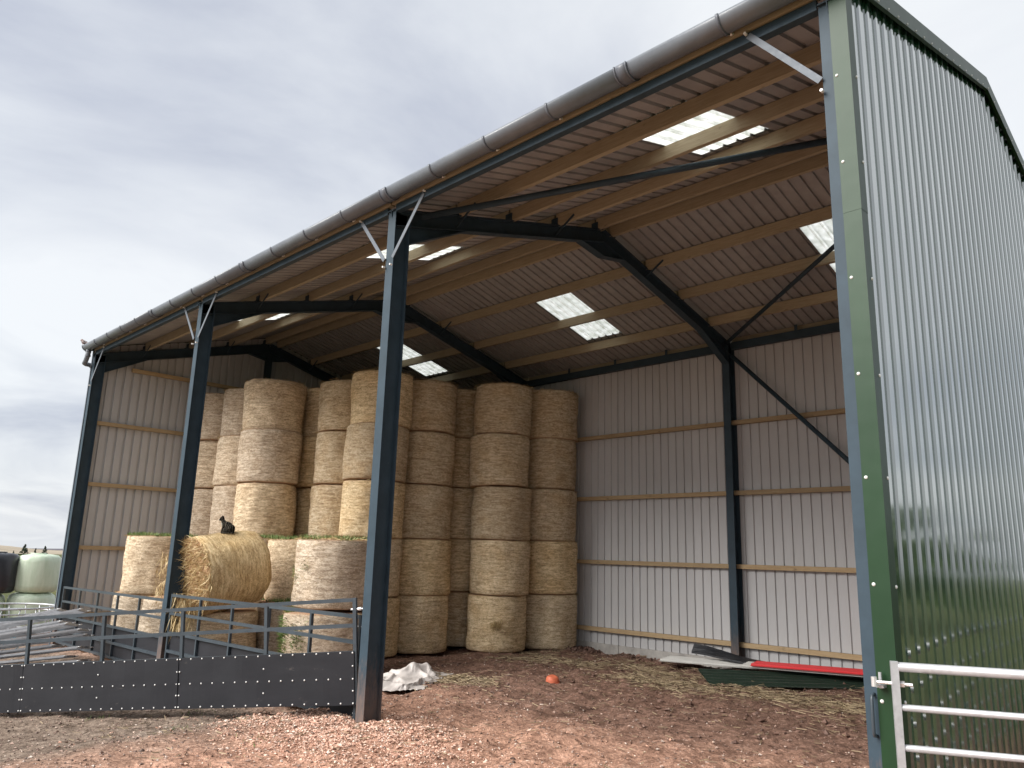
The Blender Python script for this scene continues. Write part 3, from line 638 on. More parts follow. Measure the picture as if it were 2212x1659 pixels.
def strands(n, fpos, length, wdt, seed, name, mat, parent, droop=0.0):
    """n thin bent strands; fpos(rnd) -> (root, direction)"""
    rnd = random.Random(seed); b = MB()
    for _ in range(n):
        p, d = fpos(rnd); d = Vector(d).normalized(); ln = rnd.uniform(*length); sdv = d.cross(Vector((rnd.gauss(0, 1), rnd.gauss(0, 1), rnd.gauss(0, 1)))).normalized() * wdt * rnd.uniform(0.6, 1.3)
        p = Vector(p); q = p + d * ln * 0.5 + Vector((0, 0, -droop * ln * 0.2)); r = p + d * ln + Vector((0, 0, -droop * ln * 0.8))
        b.add([p - sdv, p + sdv, q + sdv, q - sdv, r], [(0, 1, 2, 3), (3, 2, 4)])
    return tag(b.build(name, mat, parent), kind='stuff')
def rim_fuzz(parent, n, seed, mat='straw', z0=HB):
    def f(r):
        a = r.uniform(0, 2 * pi); q = RB * (1 - abs(r.gauss(0, 0.05))); return (q * cos(a), q * sin(a), z0 - 0.01), (cos(a) * 0.7 + r.gauss(0, .6), sin(a) * 0.7 + r.gauss(0, .6), r.uniform(-0.25, 0.55))
    return strands(n, f, (0.03, 0.12), 0.0028, seed, 'loose_straw', mat, parent, 0.3)
def side_fuzz(parent, n, seed, mat='straw'):
    def f(r):
        a = r.uniform(0, 2 * pi); q = RB + 0.002; tg = r.choice((-1, 1)); return (q * cos(a), q * sin(a), r.uniform(0.03, HB - 0.03)), (-sin(a) * tg + 0.25 * cos(a), cos(a) * tg + 0.25 * sin(a), r.gauss(0, .35))
    return strands(n, f, (0.03, 0.10), 0.0022, seed, 'stray_straw', mat, parent, 0.1)
def top_grass(parent, n, seed, r=RB, sector=None, h=(0.03, 0.13)):
    def f(rd):
        a = rd.uniform(0, 2 * pi) if sector is None else rd.uniform(*sector); q = r * sqrt(rd.uniform(0.0, 1.0)) * 0.99
        for _k in range(6):
            if noise.noise(Vector((q * cos(a) * 3.4 + seed, q * sin(a) * 3.4, 0.3))) > -0.02: break
            a = rd.uniform(0, 2 * pi) if sector is None else rd.uniform(*sector); q = r * sqrt(rd.random()) * 0.99
        return (q * cos(a), q * sin(a), HB - 0.012), (rd.gauss(0, .6), rd.gauss(0, .6), 1)
    return strands(n, f, h, 0.005, seed, 'grass', 'grass', parent)
bale_no = 0
def bale(x, y, z, mat, label, group, rot=None):
    global bale_no; bale_no += 1; rnd = random.Random(bale_no * 13); me = rnd.choice(BM[mat])
    o = place('straw_bale', me, None, (x + rnd.uniform(-.045, .045), y + rnd.uniform(-.045, .045), z), rot if rot else (rnd.uniform(-.014, .014), rnd.uniform(-.014, .014), rnd.uniform(0, 6.28)), (rnd.uniform(.97, 1.035), rnd.uniform(.97, 1.035), rnd.uniform(0.985, 1.012)))
    return tag(o, label, 'straw bale', group)
ORD = ['first', 'second', 'third', 'fourth', 'fifth', 'sixth', 'seventh', 'eighth', 'ninth', 'tenth']
LEV = ['bottom', 'second from bottom', 'middle', 'second from top', 'top']
# x, y, z0, material
STACKS = [(-10.55, 8.26, -0.06), (-10.87, 6.93, -0.08), (-12.25, 6.86, -0.07), (-11.92, 5.52, -0.11), (-11.98, 4.20, -0.13),
          (-13.33, 4.22, -0.15), (-14.45, 4.42, -0.17), (-14.6, 3.04, -0.16), (-15.95, 3.12, -0.18), (-17.22, 2.95, -0.2)]
for i, (x, y, z) in enumerate(STACKS):
    zc_ = z
    for k in range(5):
        mat = 'bale_weathered' if (i >= 7 and k < 5) else ('bale_straw')
        o = bale(x, y, zc_, mat, f'round straw bale, {LEV[k]} of the {ORD[i]} tall stack out from the back wall', 'bales in the tall stacks')
        side_fuzz(o, 420, i * 10 + k)
        if k == 4: rim_fuzz(o, 260, i * 7 + 3)
        else: rim_fuzz(o, 110, i * 7 + k)
        zc_ += HB * 0.994
    if i == 1:      # straw bursting from the lowest bale of this stack
        ob = [c for c in COL.objects if c.get('label', '').startswith('round straw bale, bottom of the second')][0]
# two-high rows at the front, weathered, grass sprouting from their tops
lowg = 'bales in the low front rows'
def low(x, y, z, mat, lab, grass=0, **kw):
    o = bale(x, y, z, mat, lab, lowg, **kw); side_fuzz(o, 500, int(abs(x * 100))); rim_fuzz(o, 160, int(abs(x * 77)))
    if grass: top_grass(o, grass, int(abs(y * 91)))
    return o
Z0 = -0.18
low(-15.25, 1.02, Z0, 'bale_weathered', 'weathered round bale on the ground under the grass-topped bale by the gable wall')
low(-15.2, 1.02, Z0 + 1.17, 'bale_weathered', 'weathered grass-topped round bale against the pale gable cladding', 1500)
low(-13.5, 0.98, Z0, 'bale_weathered', 'weathered ground-level round bale between the gable-end pair and the post')
low(-12.05, 1.02, Z0, 'bale_weathered', 'weathered ground-level round bale under the bale lying on its side').scale = (1.0, 1.0, 0.87)
low(-11.75, 2.36, Z0, 'bale_weathered', 'weathered ground-level round bale with a grassy rim beneath the middle upper bale', 1500)
low(-10.28, 2.2, Z0 - 0.02, 'bale_weathered', 'slumped weathered ground-level bale with grass growing out of its side, beside the gravel-footed post')
o = low(-12.12, 2.66, Z0 + 1.17, 'bale_weathered', 'weathered upper round bale between the lying bale and the large grass-topped bale', 700)
low(-13.5, 2.36, Z0, 'bale_weathered', 'ground-level round bale hidden behind the bale lying on its side')
low(-13.5, 2.3, Z0 + 1.17, 'bale_weathered', 'upper round bale with green grass on top behind the cat', 1300)
ob3 = low(-10.3, 2.25, Z0 + 1.17, 'bale_weathered', 'large weathered upper round bale with green grass and straw on top beside the gravel-footed post', 1100)
def f(r):
    a = r.uniform(0, 6.28); q = 0.62 * sqrt(r.random()); return (q * cos(a), q * sin(a), HB + 0.01), (r.gauss(0, 1), r.gauss(0, 1), r.uniform(0, 0.25))
strands(900, f, (0.08, 0.25), 0.004, 5, 'straw_cover', 'straw_gold', ob3, 0.2)
def f(r):      # grass sprouting from the weathered side
    a = radians(r.choice((226, 232, 262, 290))) + r.gauss(0, 0.12); z = r.choice((r.uniform(0, 1.1), 0.8 + r.gauss(0, .12))); return (0.68 * cos(a), 0.68 * sin(a), z), (cos(a) + r.gauss(0, .5), sin(a) + r.gauss(0, .5), 0.7)
ob6 = [o for o in COL.objects if o.get('label', '').startswith('slumped')][0]
# the turned copies have arbitrary spin: undo it so that the sprouting side faces the yard
for q in (ob3, ob6): q.rotation_euler[2] = 0.0
ob6.scale = (1.05, 1.05, 0.95); ob6.location.x += 0.05; ob6.location.y -= 0.08
top_grass(ob6, 500, 99, RB, (radians(190), radians(260)))
strands(900, f, (0.05, 0.15), 0.005, 6, 'side_grass', 'grass', ob6, 0.3)
def f2(r):
    a = radians(218) + r.gauss(0, 0.05); z = r.uniform(0.0, 1.0); return (0.68 * cos(a), 0.68 * sin(a), z), (cos(a) + r.gauss(0, .5), sin(a) + r.gauss(0, .5), r.uniform(-1, .5))
strands(260, f2, (0.04, 0.12), 0.003, 8, 'side_straw', 'straw', ob3, 0.5)
def f3(r):
    c = r.choice(((235, .62), (262, .52), (285, .7))); a = radians(c[0] + r.gauss(0, 4)); return (0.685 * cos(a), 0.685 * sin(a), c[1] + r.gauss(0, .05)), (cos(a) + r.gauss(0, .6), sin(a) + r.gauss(0, .6), 0.6)
strands(90, f3, (0.03, 0.09), 0.004, 9, 'sprouts', 'grass', ob3, 0.3)
# the bale lying on its side with the loose straw end towards the yard
lb = place('straw_bale', BM['bale_fresh'][0], None, (-11.72, 0.28, 1.475))
lb.rotation_euler = (Matrix.Rotation(radians(4), 3, 'Z') @ Matrix.Rotation(radians(-81.5), 3, 'X')).to_euler()
tag(lb, 'golden round straw bale lying on its side, loose straw spilling from its end', 'straw bale', lowg); side_fuzz(lb, 220, 77, 'straw_gold')
def f(r):
    a = r.uniform(0, 6.28); q = RB * sqrt(r.random()) * 0.98; return (q * cos(a), q * sin(a), 0.03), (r.gauss(0, 1.0), r.gauss(0, 1.0) + 0.35, -abs(r.gauss(0.3, .3)))
strands(3000, f, (0.06, 0.22), 0.005, 78, 'spilling_straw', 'straw_gold', lb, 0.35)
def f(r):
    return (r.gauss(-11.62, 0.16), r.uniform(0.05, 0.26), r.uniform(0.60, 1.2)), (r.gauss(0, .3), r.gauss(-.1, .2), -1)
hs = strands(300, f, (0.10, 0.26), 0.0045, 79, 'hanging_straw', 'straw_gold', None, 0.2)
tag(hs, 'golden straw hanging down below the end of the lying bale', 'straw')
def f(r):
    t_ = r.random(); return (-13.0 + r.gauss(0, .10), 0.30 + r.gauss(0, .05), 0.95 + 0.95 * t_), (r.gauss(0, .4), r.gauss(-.2, .3), -1)
tag(strands(130, f, (0.08, 0.2), 0.0045, 80, 'hanging_straw', 'straw_gold', None, 0.2), 'golden straw trailing down beside the post next to the gable-end bale', 'straw')
# frayed patch on the lowest bale of the second stack
ob = [c for c in COL.objects if c.get('label', '') == 'round straw bale, bottom of the second tall stack out from the back wall'][0]
ang = math.atan2(-5.6 - ob.location.y, 2 - ob.location.x)
ob.rotation_euler[2] = 0
def f(r):
    a = ang + r.gauss(0.0, 0.13); return (0.68 * cos(a), 0.68 * sin(a), 0.62 + r.gauss(0, .05)), (cos(a) + r.gauss(0, .7), sin(a) + r.gauss(0, .7), r.uniform(-1.2, .2))
strands(160, f, (0.05, 0.16), 0.004, 81, 'frayed_straw', 'straw', ob, 0.5)

# ------------------------------------------------------------------ cat on the lying bale
def blob_body(name, blobs, limbs, mat, parent, vox=0.007, it=4):
    """one continuous body: ellipsoids and tapered limbs fused by a voxel remesh"""
    b = MB(); n = 14; m = 8
    for (x, y, z, rx, ry, rz, tilt) in blobs:
        vs = []; R = Matrix.Rotation(tilt, 3, 'Y')
        for i in range(1, m):
            for k in range(n):
                a = pi * i / m; c = 2 * pi * k / n; vs.append(R @ Vector((rx * sin(a) * cos(c), ry * sin(a) * sin(c), rz * cos(a))) + Vector((x, y, z)))
        top = len(vs); vs += [R @ Vector((0, 0, rz)) + Vector((x, y, z)), R @ Vector((0, 0, -rz)) + Vector((x, y, z))]
        fs = [(i * n + k, (i + 1) * n + k, (i + 1) * n + (k + 1) % n, i * n + (k + 1) % n) for i in range(m - 2) for k in range(n)]
        fs += [(top, k, (k + 1) % n) for k in range(n)] + [(top + 1, (m - 2) * n + (k + 1) % n, (m - 2) * n + k) for k in range(n)]
        b.add(vs, fs)
    for pts_, rs_ in limbs: b.tube(pts_, rs_, 10)
    o = b.build(name, mat, parent, True)
    r_ = o.modifiers.new('fuse', 'REMESH'); r_.mode = 'VOXEL'; r_.voxel_size = vox; r_.use_smooth_shade = True
    s_ = o.modifiers.new('soften', 'SMOOTH'); s_.iterations = it; s_.factor = 0.5
    return o
cat = empty('cat', (-11.70, 0.82, 2.222), (0, 0, radians(222))); cat.scale = (0.86, 0.86, 0.86)
tag(cat, 'black tabby cat sitting on the lying straw bale, head turned to the yard', 'cat')
# local +X is the way the cat faces
blobs = [(-0.075, 0, 0.105, 0.115, 0.095, 0.105, 0.3), (-0.035, 0, 0.165, 0.085, 0.080, 0.105, 0.75), (0.03, 0, 0.185, 0.060, 0.062, 0.10, 0.35), (0.075, 0, 0.255, 0.045, 0.045, 0.06, 0.5), (0.112, 0, 0.310, 0.052, 0.047, 0.045, 0.3), (0.150, 0, 0.296, 0.026, 0.024, 0.019, 0.2),
         (-0.02, 0.062, 0.075, 0.075, 0.04, 0.062, 0.4), (-0.02, -0.062, 0.075, 0.075, 0.04, 0.062, 0.4)]
limbs = []
for s_ in (-1, 1):
    limbs.append(([(0.045, s_ * 0.034, 0.17), (0.068, s_ * 0.036, 0.09), (0.076, s_ * 0.036, 0.025), (0.086, s_ * 0.036, 0.012), (0.112, s_ * 0.036, 0.012)], [0.032, 0.022, 0.017, 0.017, 0.014]))
    limbs.append(([(-0.03, s_ * 0.07, 0.05), (0.02, s_ * 0.074, 0.018), (0.07, s_ * 0.07, 0.014)], [0.03, 0.02, 0.014]))
    limbs.append(([(0.100, s_ * 0.026, 0.335), (0.098, s_ * 0.032, 0.365), (0.096, s_ * 0.036, 0.388)], [0.022, 0.013, 0.003]))
limbs.append(([(-0.16, 0.0, 0.04), (-0.185, 0.06, 0.022), (-0.13, 0.12, 0.018), (-0.03, 0.135, 0.016), (0.05, 0.12, 0.014)], [0.024, 0.02, 0.018, 0.016, 0.012]))
blob_body('body', blobs, limbs, 'tabby_coat', cat, 0.006, 3)
for s_ in (-1, 1):
    b = MB(); b.tube([(0.110, s_ * 0.029, 0.348), (0.108, s_ * 0.033, 0.372)], [0.011, 0.004], 6); b.build('inner_ear', 'cat_pink', cat, True)
    b = MB(); b.tube([(0.150, s_ * 0.026, 0.316), (0.156, s_ * 0.030, 0.316)], 0.006, 8); b.build('eye', 'straw_gold', cat)
b = MB(); b.tube([(0.070, 0, 0.12), (0.082, 0, 0.16), (0.097, 0, 0.205), (0.105, 0, 0.25)], [0.016, 0.026, 0.028, 0.018], 8); b.build('chest_fur', 'cat_pale', cat, True)
b = MB(); b.tube([(0.152, 0, 0.287), (0.180, 0, 0.288)], [0.021, 0.012], 8); b.build('muzzle', 'cat_pale', cat, True)
# bird on the gutter end
bird = empty('bird', (-18.07, GY - GR + 0.01, GZ + 0.0), (0, 0, radians(200))); tag(bird, 'small brown bird perched on the far end of the gutter', 'bird')
blob_body('body', [(0, 0, 0.075, 0.075, 0.048, 0.048, -0.35), (0.075, 0, 0.125, 0.036, 0.033, 0.033, 0)], [([(-0.05, 0, 0.06), (-0.16, 0, 0.03)], [0.03, 0.012]), ([(0.1, 0, 0.126), (0.132, 0, 0.122)], [0.014, 0.003]), ([(0, 0.02, 0.05), (0, 0.02, 0.004)], [0.012, 0.007]), ([(0, -0.02, 0.05), (0, -0.02, 0.004)], [0.012, 0.007])], 'bird_feather', bird, 0.006, 2)
for s in (-1, 1):
    b = MB(); b.add([(0.04, s * 0.045, 0.10), (0.0, s * 0.054, 0.06), (-0.13, s * 0.02, 0.045), (-0.05, s * 0.044, 0.10), (0.04, s * 0.038, 0.10), (0.0, s * 0.044, 0.06), (-0.13, s * 0.012, 0.045), (-0.05, s * 0.034, 0.10)], [(0, 1, 2, 3), (7, 6, 5, 4), (0, 4, 5, 1), (1, 5, 6, 2), (2, 6, 7, 3), (3, 7, 4, 0)]); b.build('wing', 'bird_dark', bird)

# ------------------------------------------------------------------ wrapped silage bales, ring feeder, hurdles beyond the gates
def silage(x, y, z, mat, label, seed, rr=0.60, hh=1.17):
    rnd = random.Random(seed); b = MB(); ns = 40; prof = [(0.0, 0.35), (0.02, 0.5), (0.10, 0.585), (0.25, 0.605), (0.6, 0.61), (0.95, 0.60), (1.08, 0.575), (1.15, 0.50), (1.18, 0.32), (1.185, 0.1)]
    vs = []
    for pz, pr in prof:
        for i in range(ns):
            a = 2 * pi * i / ns; q = pr * rr / 0.61 * (1 + 0.035 * noise.fractal(Vector((cos(a) * 1.5 + seed, sin(a) * 1.5, pz * 1.5)), 0.6, 2, 3)); vs.append((q * cos(a), q * sin(a), pz * hh / 1.185 + 0.02 * noise.noise(Vector((cos(a) * 2 + seed, sin(a) * 2, pz)))))
    m = len(prof); b.add(vs, [(j * ns + i, j * ns + (i + 1) % ns, (j + 1) * ns + (i + 1) % ns, (j + 1) * ns + i) for j in range(m - 1) for i in range(ns)] + [tuple(range(ns))[::-1], tuple((m - 1) * ns + i for i in range(ns))])
    o = b.build('silage_bale', mat, None, True, (x, y, z), (0, 0, rnd.uniform(0, 6))); tag(o, label, 'silage bale', 'wrapped silage bales beyond the barn')
    b = MB(); pts_ = [(0.3 * cos(a_) * rnd.uniform(.6, 1.1), 0.3 * sin(a_) * rnd.uniform(.6, 1.1), hh + rnd.uniform(-.005, .03)) for a_ in [k * 0.7 for k in range(9)]]
    b.tube(pts_, 0.018, 5); b.build('wrap_fold', mat, o, True)
    return o
ZS = ground(-27.2, 1.5)
silage(-27.0, 1.75, ZS - 0.02, 'wrap_pale', 'pale green wrapped bale on the ground, beneath the pale upper bale next to the barn', 3, 0.68, 1.17)
silage(-26.95, 1.80, ZS + 1.15, 'wrap_pale', 'pale green wrapped bale on top of the pile next to the barn', 4, 0.64, 1.20)
silage(-27.25, 0.42, ZS - 0.05, 'wrap_pale', 'pale green wrapped bale on the ground, beneath the black bale', 5, 0.66, 1.17)
silage(-27.2, 0.66, ZS + 1.13, 'wrap_black', 'black wrapped bale on top of the pile', 6, 0.64, 1.24)
silage(-27.6, -1.15, ZS - 0.10, 'wrap_pale', 'pale green wrapped bale on the ground at the open end of the pile', 7, 0.66, 1.17)
silage(-27.6, -0.95, ZS + 1.08, 'wrap_black', 'black wrapped bale on top at the open end of the pile', 8, 0.64, 1.22)
RX, RY = -19.65, -0.62; RZ0 = ground(RX, RY) - 0.06
rf = empty('ring_feeder', (RX, RY, RZ0)); tag(rf, 'round galvanised ring feeder in front of the wrapped bales', 'feeder')
for z, rr in ((0.04, .02), (0.36, .016), (0.80, 0.016), (0.92, 0.022)):
    b = MB(); b.tube([(1.02 * cos(2 * pi * i / 36), 1.02 * sin(2 * pi * i / 36), z) for i in range(37)], rr, 8, cap=False); b.build('hoop', 'galvanised', rf, True)
for i in range(18):
    a = 2 * pi * i / 18; b = MB(); b.tube([(1.02 * cos(a), 1.02 * sin(a), 0.36), (1.02 * cos(a + 0.06), 1.02 * sin(a + 0.06), 0.91)], 0.013, 6); b.build('upright', 'galvanised', rf, True)
b = MB(); ns = 36; vs = [(1.015 * cos(2 * pi * i / ns), 1.015 * sin(2 * pi * i / ns), z) for z in (0.05, 0.35) for i in range(ns)] + [(1.005 * cos(2 * pi * i / ns), 1.005 * sin(2 * pi * i / ns), z) for z in (0.05, 0.35) for i in range(ns)]
b.add(vs, [(i, (i + 1) % ns, ns + (i + 1) % ns, ns + i) for i in range(ns)] + [(2 * ns + (i + 1) % ns, 2 * ns + i, 3 * ns + i, 3 * ns + (i + 1) % ns) for i in range(ns)] + [(ns + i, ns + (i + 1) % ns, 3 * ns + (i + 1) % ns, 3 * ns + i) for i in range(ns)]); b.build('skirt', 'galvanised', rf)
# hurdles: box-section frames stacked flat, leaning
def hurdle_parts(root):
    Lh, Wh = 2.4, 0.95
    for x in (0.0, Lh):
        b = MB(); b.bar((x, 0, 0), (x, Wh, 0), 0.035, 0.035); b.build('stile', 'hurdle_zinc', root)
        for yy in (0.03, Wh - 0.03):
            b = MB(); sx = 1 if x > 1 else -1; b.tube([(x, yy - 0.02, 0), (x + sx * 0.05, yy - 0.02, 0), (x + sx * 0.07, yy, 0), (x + sx * 0.05, yy + 0.02, 0), (x, yy + 0.02, 0)], 0.011, 6); b.build('pin_loop', 'zinc_bright', root, True)
    for k in range(5):
        y = 0.02 + (Wh - 0.04) * k / 4; b = MB(); b.bar((0.018, y, 0), (Lh - 0.018, y, 0), 0.034, 0.034); b.build('rail', 'hurdle_zinc', root)
    for x in (0.8, 1.6):
        b = MB(); b.bar((x, 0.0, 0.022), (x, Wh, 0.022), 0.03, 0.012); b.build('cross_bar', 'galvanised', root)
rh = random.Random(5)
order = ['lowest', 'second from the bottom', 'third from the bottom', 'fourth from the bottom', 'fifth from the bottom', 'fifth from the top', 'fourth from the top', 'third from the top', 'second from the top', 'topmost']
for k in range(10):
    h = empty('hurdle', (0, 0, 0)); hurdle_parts(h)
    off = rh.uniform(-0.18, 0.18)
    base = Matrix.Translation((-15.75 + rh.uniform(-.1, .1), -2.7, ground(-16.6, -2.2) + 0.03 + k * 0.066)) @ Matrix.Rotation(radians(61 + rh.uniform(-1.2, 1.2) + (3 if k in (3, 4, 8) else 0)), 4, 'Z') @ Matrix.Rotation(radians(-5.0 - k * 0.9 + rh.uniform(-.5, .5)), 4, 'Y') @ Matrix.Rotation(radians(-7 + rh.uniform(-.4, .4)), 4, 'X') @ Matrix.Translation((rh.uniform(-.30, .25), -0.45 + rh.uniform(-.12, .12), 0))
    h.matrix_world = base; tag(h, f'galvanised sheep hurdle, {order[k]} in the leaning stack behind the open gate', 'hurdle', 'stacked galvanised hurdles')
b = MB()
for k in range(3):
    p0 = Vector((-16.1 + k * .1, -1.5 + 0.1 * k, 0.05)); b.tube([p0 + Vector((0.1 * sin(j * 1.7 + k), 0.12 * cos(j * 1.3), 0.16 * cos(j * 0.9 + k))) for j in range(9)], 0.006, 5)
tag(b.build('baler_twine', 'twine_blue', None, True), 'loop of blue baler twine tied round the stacked hurdles', 'twine')

# ------------------------------------------------------------------ things on the floor
# crumpled white plastic
def zz(x, y): return ground(x, y)
b = MB(); n = 72; vs = []
for i in range(n + 1):
    for j in range(n + 1):
        u, v_ = i / n - .5, j / n - .5
        rim = max(0.0, 1 - (abs(u * 2) ** 3 + abs(v_ * 2) ** 3)); edge = 1 + 0.25 * fbm(u * 3, v_ * 3 + 7, 1.0)
        px, py = u * 1.75 * edge, v_ * 0.95 * edge
        wq = noise.noise(Vector((u * 2.4, v_ * 2.0, 1.3))); wr = noise.noise(Vector((u * 3.1 + 4, v_ * 3.0, 2.2)))
        f1 = (0.5 + 0.5 * sin(11 * v_ + 5.5 * u + 6 * wq)) ** 1.6; f2 = (0.5 + 0.5 * sin(13 * u - 6 * v_ + 7 * wr)) ** 2.2
        hump = math.exp(-((u - 0.22) / 0.20) ** 2 - (v_ / 0.30) ** 2)
        z = min(1.0, rim * 1.8) * (0.02 + (0.045 + 0.07 * hump) * f1 + 0.045 * f2 + 0.08 * hump)
        vs.append((px, py, max(0.012, z)))
b.add(vs, [(i * (n + 1) + j, (i + 1) * (n + 1) + j, (i + 1) * (n + 1) + j + 1, i * (n + 1) + j + 1) for i in range(n) for j in range(n)])
o = b.build('plastic_sheet', 'plastic_film', None, True, (-8.45, 2.62, zz(-8.45, 2.62) + 0.015), (0, 0, radians(122)))
md = o.modifiers.new('thickness', 'SOLIDIFY'); md.thickness = 0.004
tag(o, 'crumpled white plastic sheet lying on the soil by the straw bales', 'plastic sheet')
# orange tub
tb = empty('feed_tub', (-6.92, 4.42, zz(-6.92, 4.42) - 0.01), (radians(8), radians(-6), 0.4)); tag(tb, 'small dented orange rubber tub upside down on the bare soil', 'tub')
b = MB(); ns = 24; prof = [(0.0, 0.105), (0.012, 0.11), (0.04, 0.108), (0.09, 0.095), (0.118, 0.078), (0.128, 0.055), (0.122, 0.03)]
b.add([(r * cos(2 * pi * i / ns) * (1 + 0.06 * sin(2 * pi * i / ns * 2 + 1)), r * sin(2 * pi * i / ns), z - (0.02 * max(0, cos(2 * pi * i / ns)) if z > 0.1 else 0)) for z, r in prof for i in range(ns)],
      [(j * ns + i, j * ns + (i + 1) % ns, (j + 1) * ns + (i + 1) % ns, (j + 1) * ns + i) for j in range(len(prof) - 1) for i in range(ns)] + [tuple((len(prof) - 1) * ns + i for i in range(ns))])
b.build('body', 'orange_rubber', tb, True)
b = MB(); b.tube([(0.112 * cos(2 * pi * i / 24), 0.112 * sin(2 * pi * i / 24), 0.008) for i in range(25)], 0.009, 6, cap=False); b.build('rim', 'orange_rubber', tb, True)
# spare sheets in a loose pile by the back wall
def spare(name, mats, p, ang, ln, wd, label, z0, lift=None, prof=True):
    b = MB(); pr = sheet_profile(1.0) if prof else [(0, 0), (0.03, 0.03), (0.5, 0.028), (0.97, 0.03), (1, 0)]
    k = 16; vs = []; n = len(pr)
    for off in (0.0, 0.005):
        for i in range(k + 1):
            t_ = i / k
            for x, h in pr:
                dz, dy = lift(t_, x) if lift else (0, 0)
                vs.append((t_ * ln + 0.05 * x, x * wd + dy, h * 0.8 + off + dz))
    m = (k + 1) * n; fs = []
    for i in range(k):
        for j in range(n - 1):
            q = i * n + j; fs += [(q, q + 1, q + n + 1, q + n), (m + q, m + q + n, m + q + n + 1, m + q + 1)]
    fs += [(i * n, i * n + n, m + i * n + n, m + i * n) for i in range(k)] + [(i * n + n - 1, m + i * n + n - 1, m + i * n + 2 * n - 1, i * n + 2 * n - 1) for i in range(k)]
    fs += [(j, m + j, m + j + 1, j + 1) for j in range(n - 1)] + [(k * n + j, k * n + j + 1, m + k * n + j + 1, m + k * n + j) for j in range(n - 1)]
    b.add(vs, fs); o = b.build(name, mats, None, False, (p[0], p[1], z0), (0, 0, radians(ang))); return tag(o, label, 'metal sheet')
zb_ = ground(-5.5, 8.0)
spare('spare_sheet', 'pale_sheet', (-6.85, 7.35), 20, 4.0, 0.72, 'pale ribbed metal sheet lying lowest in the pile by the back wall', zb_ + 0.05)
spare('spare_sheet', 'black_sheet', (-6.45, 7.62), 17, 4.4, 0.60, 'black metal sheet with its torn end curled up by the back wall', zb_ + 0.085, lambda t_, x: (0.24 * (1 - sm(0, .45, t_)) ** 2.2 * (0.35 + 0.65 * x), 0.60 * (0.9 - x) * (1 - sm(-.05, .42, t_)) ** 1.3), False)
spare('spare_sheet', 'pale_sheet', (-5.2, 7.45), 20, 3.6, 0.62, 'pale metal sheet directly beneath the red sheet', zb_ + 0.125)
spare('spare_sheet', 'red_paint', (-5.05, 7.52), 20, 3.6, 0.52, 'bright red metal sheet on top of the pile by the back wall', zb_ + 0.155)
spare('spare_sheet', 'old_green', (-5.0, 6.1), 46, 3.4, 0.95, 'dark green ribbed metal sheet half buried in straw and soil', ground(-4.4, 6.9) + 0.03, lambda t_, x: (0.10 * x * (1 - 0.5 * t_), 0))

# ------------------------------------------------------------------ loose stuff on the ground
def scatter_stones(name, mat, n, fxy, size, seed, flat=0.6):
    rnd = random.Random(seed); b = MB()
    for _ in range(n):
        x, y = fxy(rnd); s_ = rnd.uniform(*size) * (0.6 + 0.8 * rnd.random() ** 3); z = ground(x, y) + s_ * flat * 0.22
        a = rnd.uniform(0, 6.28); ca, sa = cos(a), sin(a); ax, ay, az_ = s_ * rnd.uniform(.7, 1.3), s_ * rnd.uniform(.5, .9), s_ * flat * rnd.uniform(.7, 1.2)
        tl = rnd.uniform(-.4, .4)
        q = []
        for vx, vy, vz in ((1, .2, .1), (.2, 1, -.1), (-1, .1, .15), (-.1, -1, 0), (.1, .1, 1), (0, 0, -1)):
            vx += rnd.uniform(-.35, .35); vy += rnd.uniform(-.35, .35); vz += rnd.uniform(-.3, .3)
            X_, Y_ = vx * ax * .5, vy * ay * .5; q.append((x + X_ * ca - Y_ * sa, y + X_ * sa + Y_ * ca, z + vz * az_ * .5 + tl * X_ * .5))
        b.add(q, [(0, 1, 4), (1, 2, 4), (2, 3, 4), (3, 0, 4), (1, 0, 5), (2, 1, 5), (3, 2, 5), (0, 3, 5)])
    return b.build(name, mat)
def pile_xy(r):
    while True:
        x, y = -5.75 + r.gauss(0, 0.95), -0.35 + r.gauss(0, 0.6)
        if ((x + 5.75) / 2.0) ** 2 + ((y + 0.35) / 1.35) ** 2 < r.uniform(.6, 1.1): return x, y
tag(scatter_stones('gravel', 'gravel', 13000, pile_xy, (0.013, 0.044), 21), 'pinkish gravel heaped round the foot of the second post', 'gravel', kind='stuff')
def yard_xy(r):
    while True:
        x, y = r.uniform(-13, 1.5), r.uniform(-4.5, 8.6)
        if y < 3 or r.random() < 0.45: return x, y
tag(scatter_stones('stones', 'stones', 21000, yard_xy, (0.012, 0.045), 22), 'small stones scattered over the soil', 'stones', kind='stuff')
tag(scatter_stones('pebbles', 'gravel', 4200, lambda r: (r.uniform(-8, 1.0), r.gauss(-0.2, 1.1)), (0.010, 0.038), 25), 'pale pink pebbles along the barn front', 'pebbles', kind='stuff')
def clod_xy(r):
    if r.random() < 0.6:
        return r.uniform(-10.3, -7.0), 8.85 - abs(r.gauss(0, 0.35))
    return r.uniform(-10, -1), r.uniform(2.5, 8.6)
tag(scatter_stones('soil_clods', 'clod', 2300, clod_xy, (0.02, 0.10), 23, 0.7), 'crumbly red-brown soil clods', 'soil', kind='stuff')
PATCH = [(-8.0, 3.35, 0.55, 0.45, 1300), (-7.4, 7.2, 1.2, .6, 800), (-8.6, 6.6, 1.0, 0.5, 700), (-5.6, 5.7, 1.0, 0.5, 1500), (-4.0, 6.2, 1.2, 0.5, 1700), (-2.6, 6.2, 0.8, 0.9, 1300), (-9.6, 6.4, 0.5, .5, 450), (-6.2, 6.6, 0.7, 0.4, 700), (-9.9, 7.4, 0.4, 0.5, 300)]
rs = random.Random(31); b = MB()
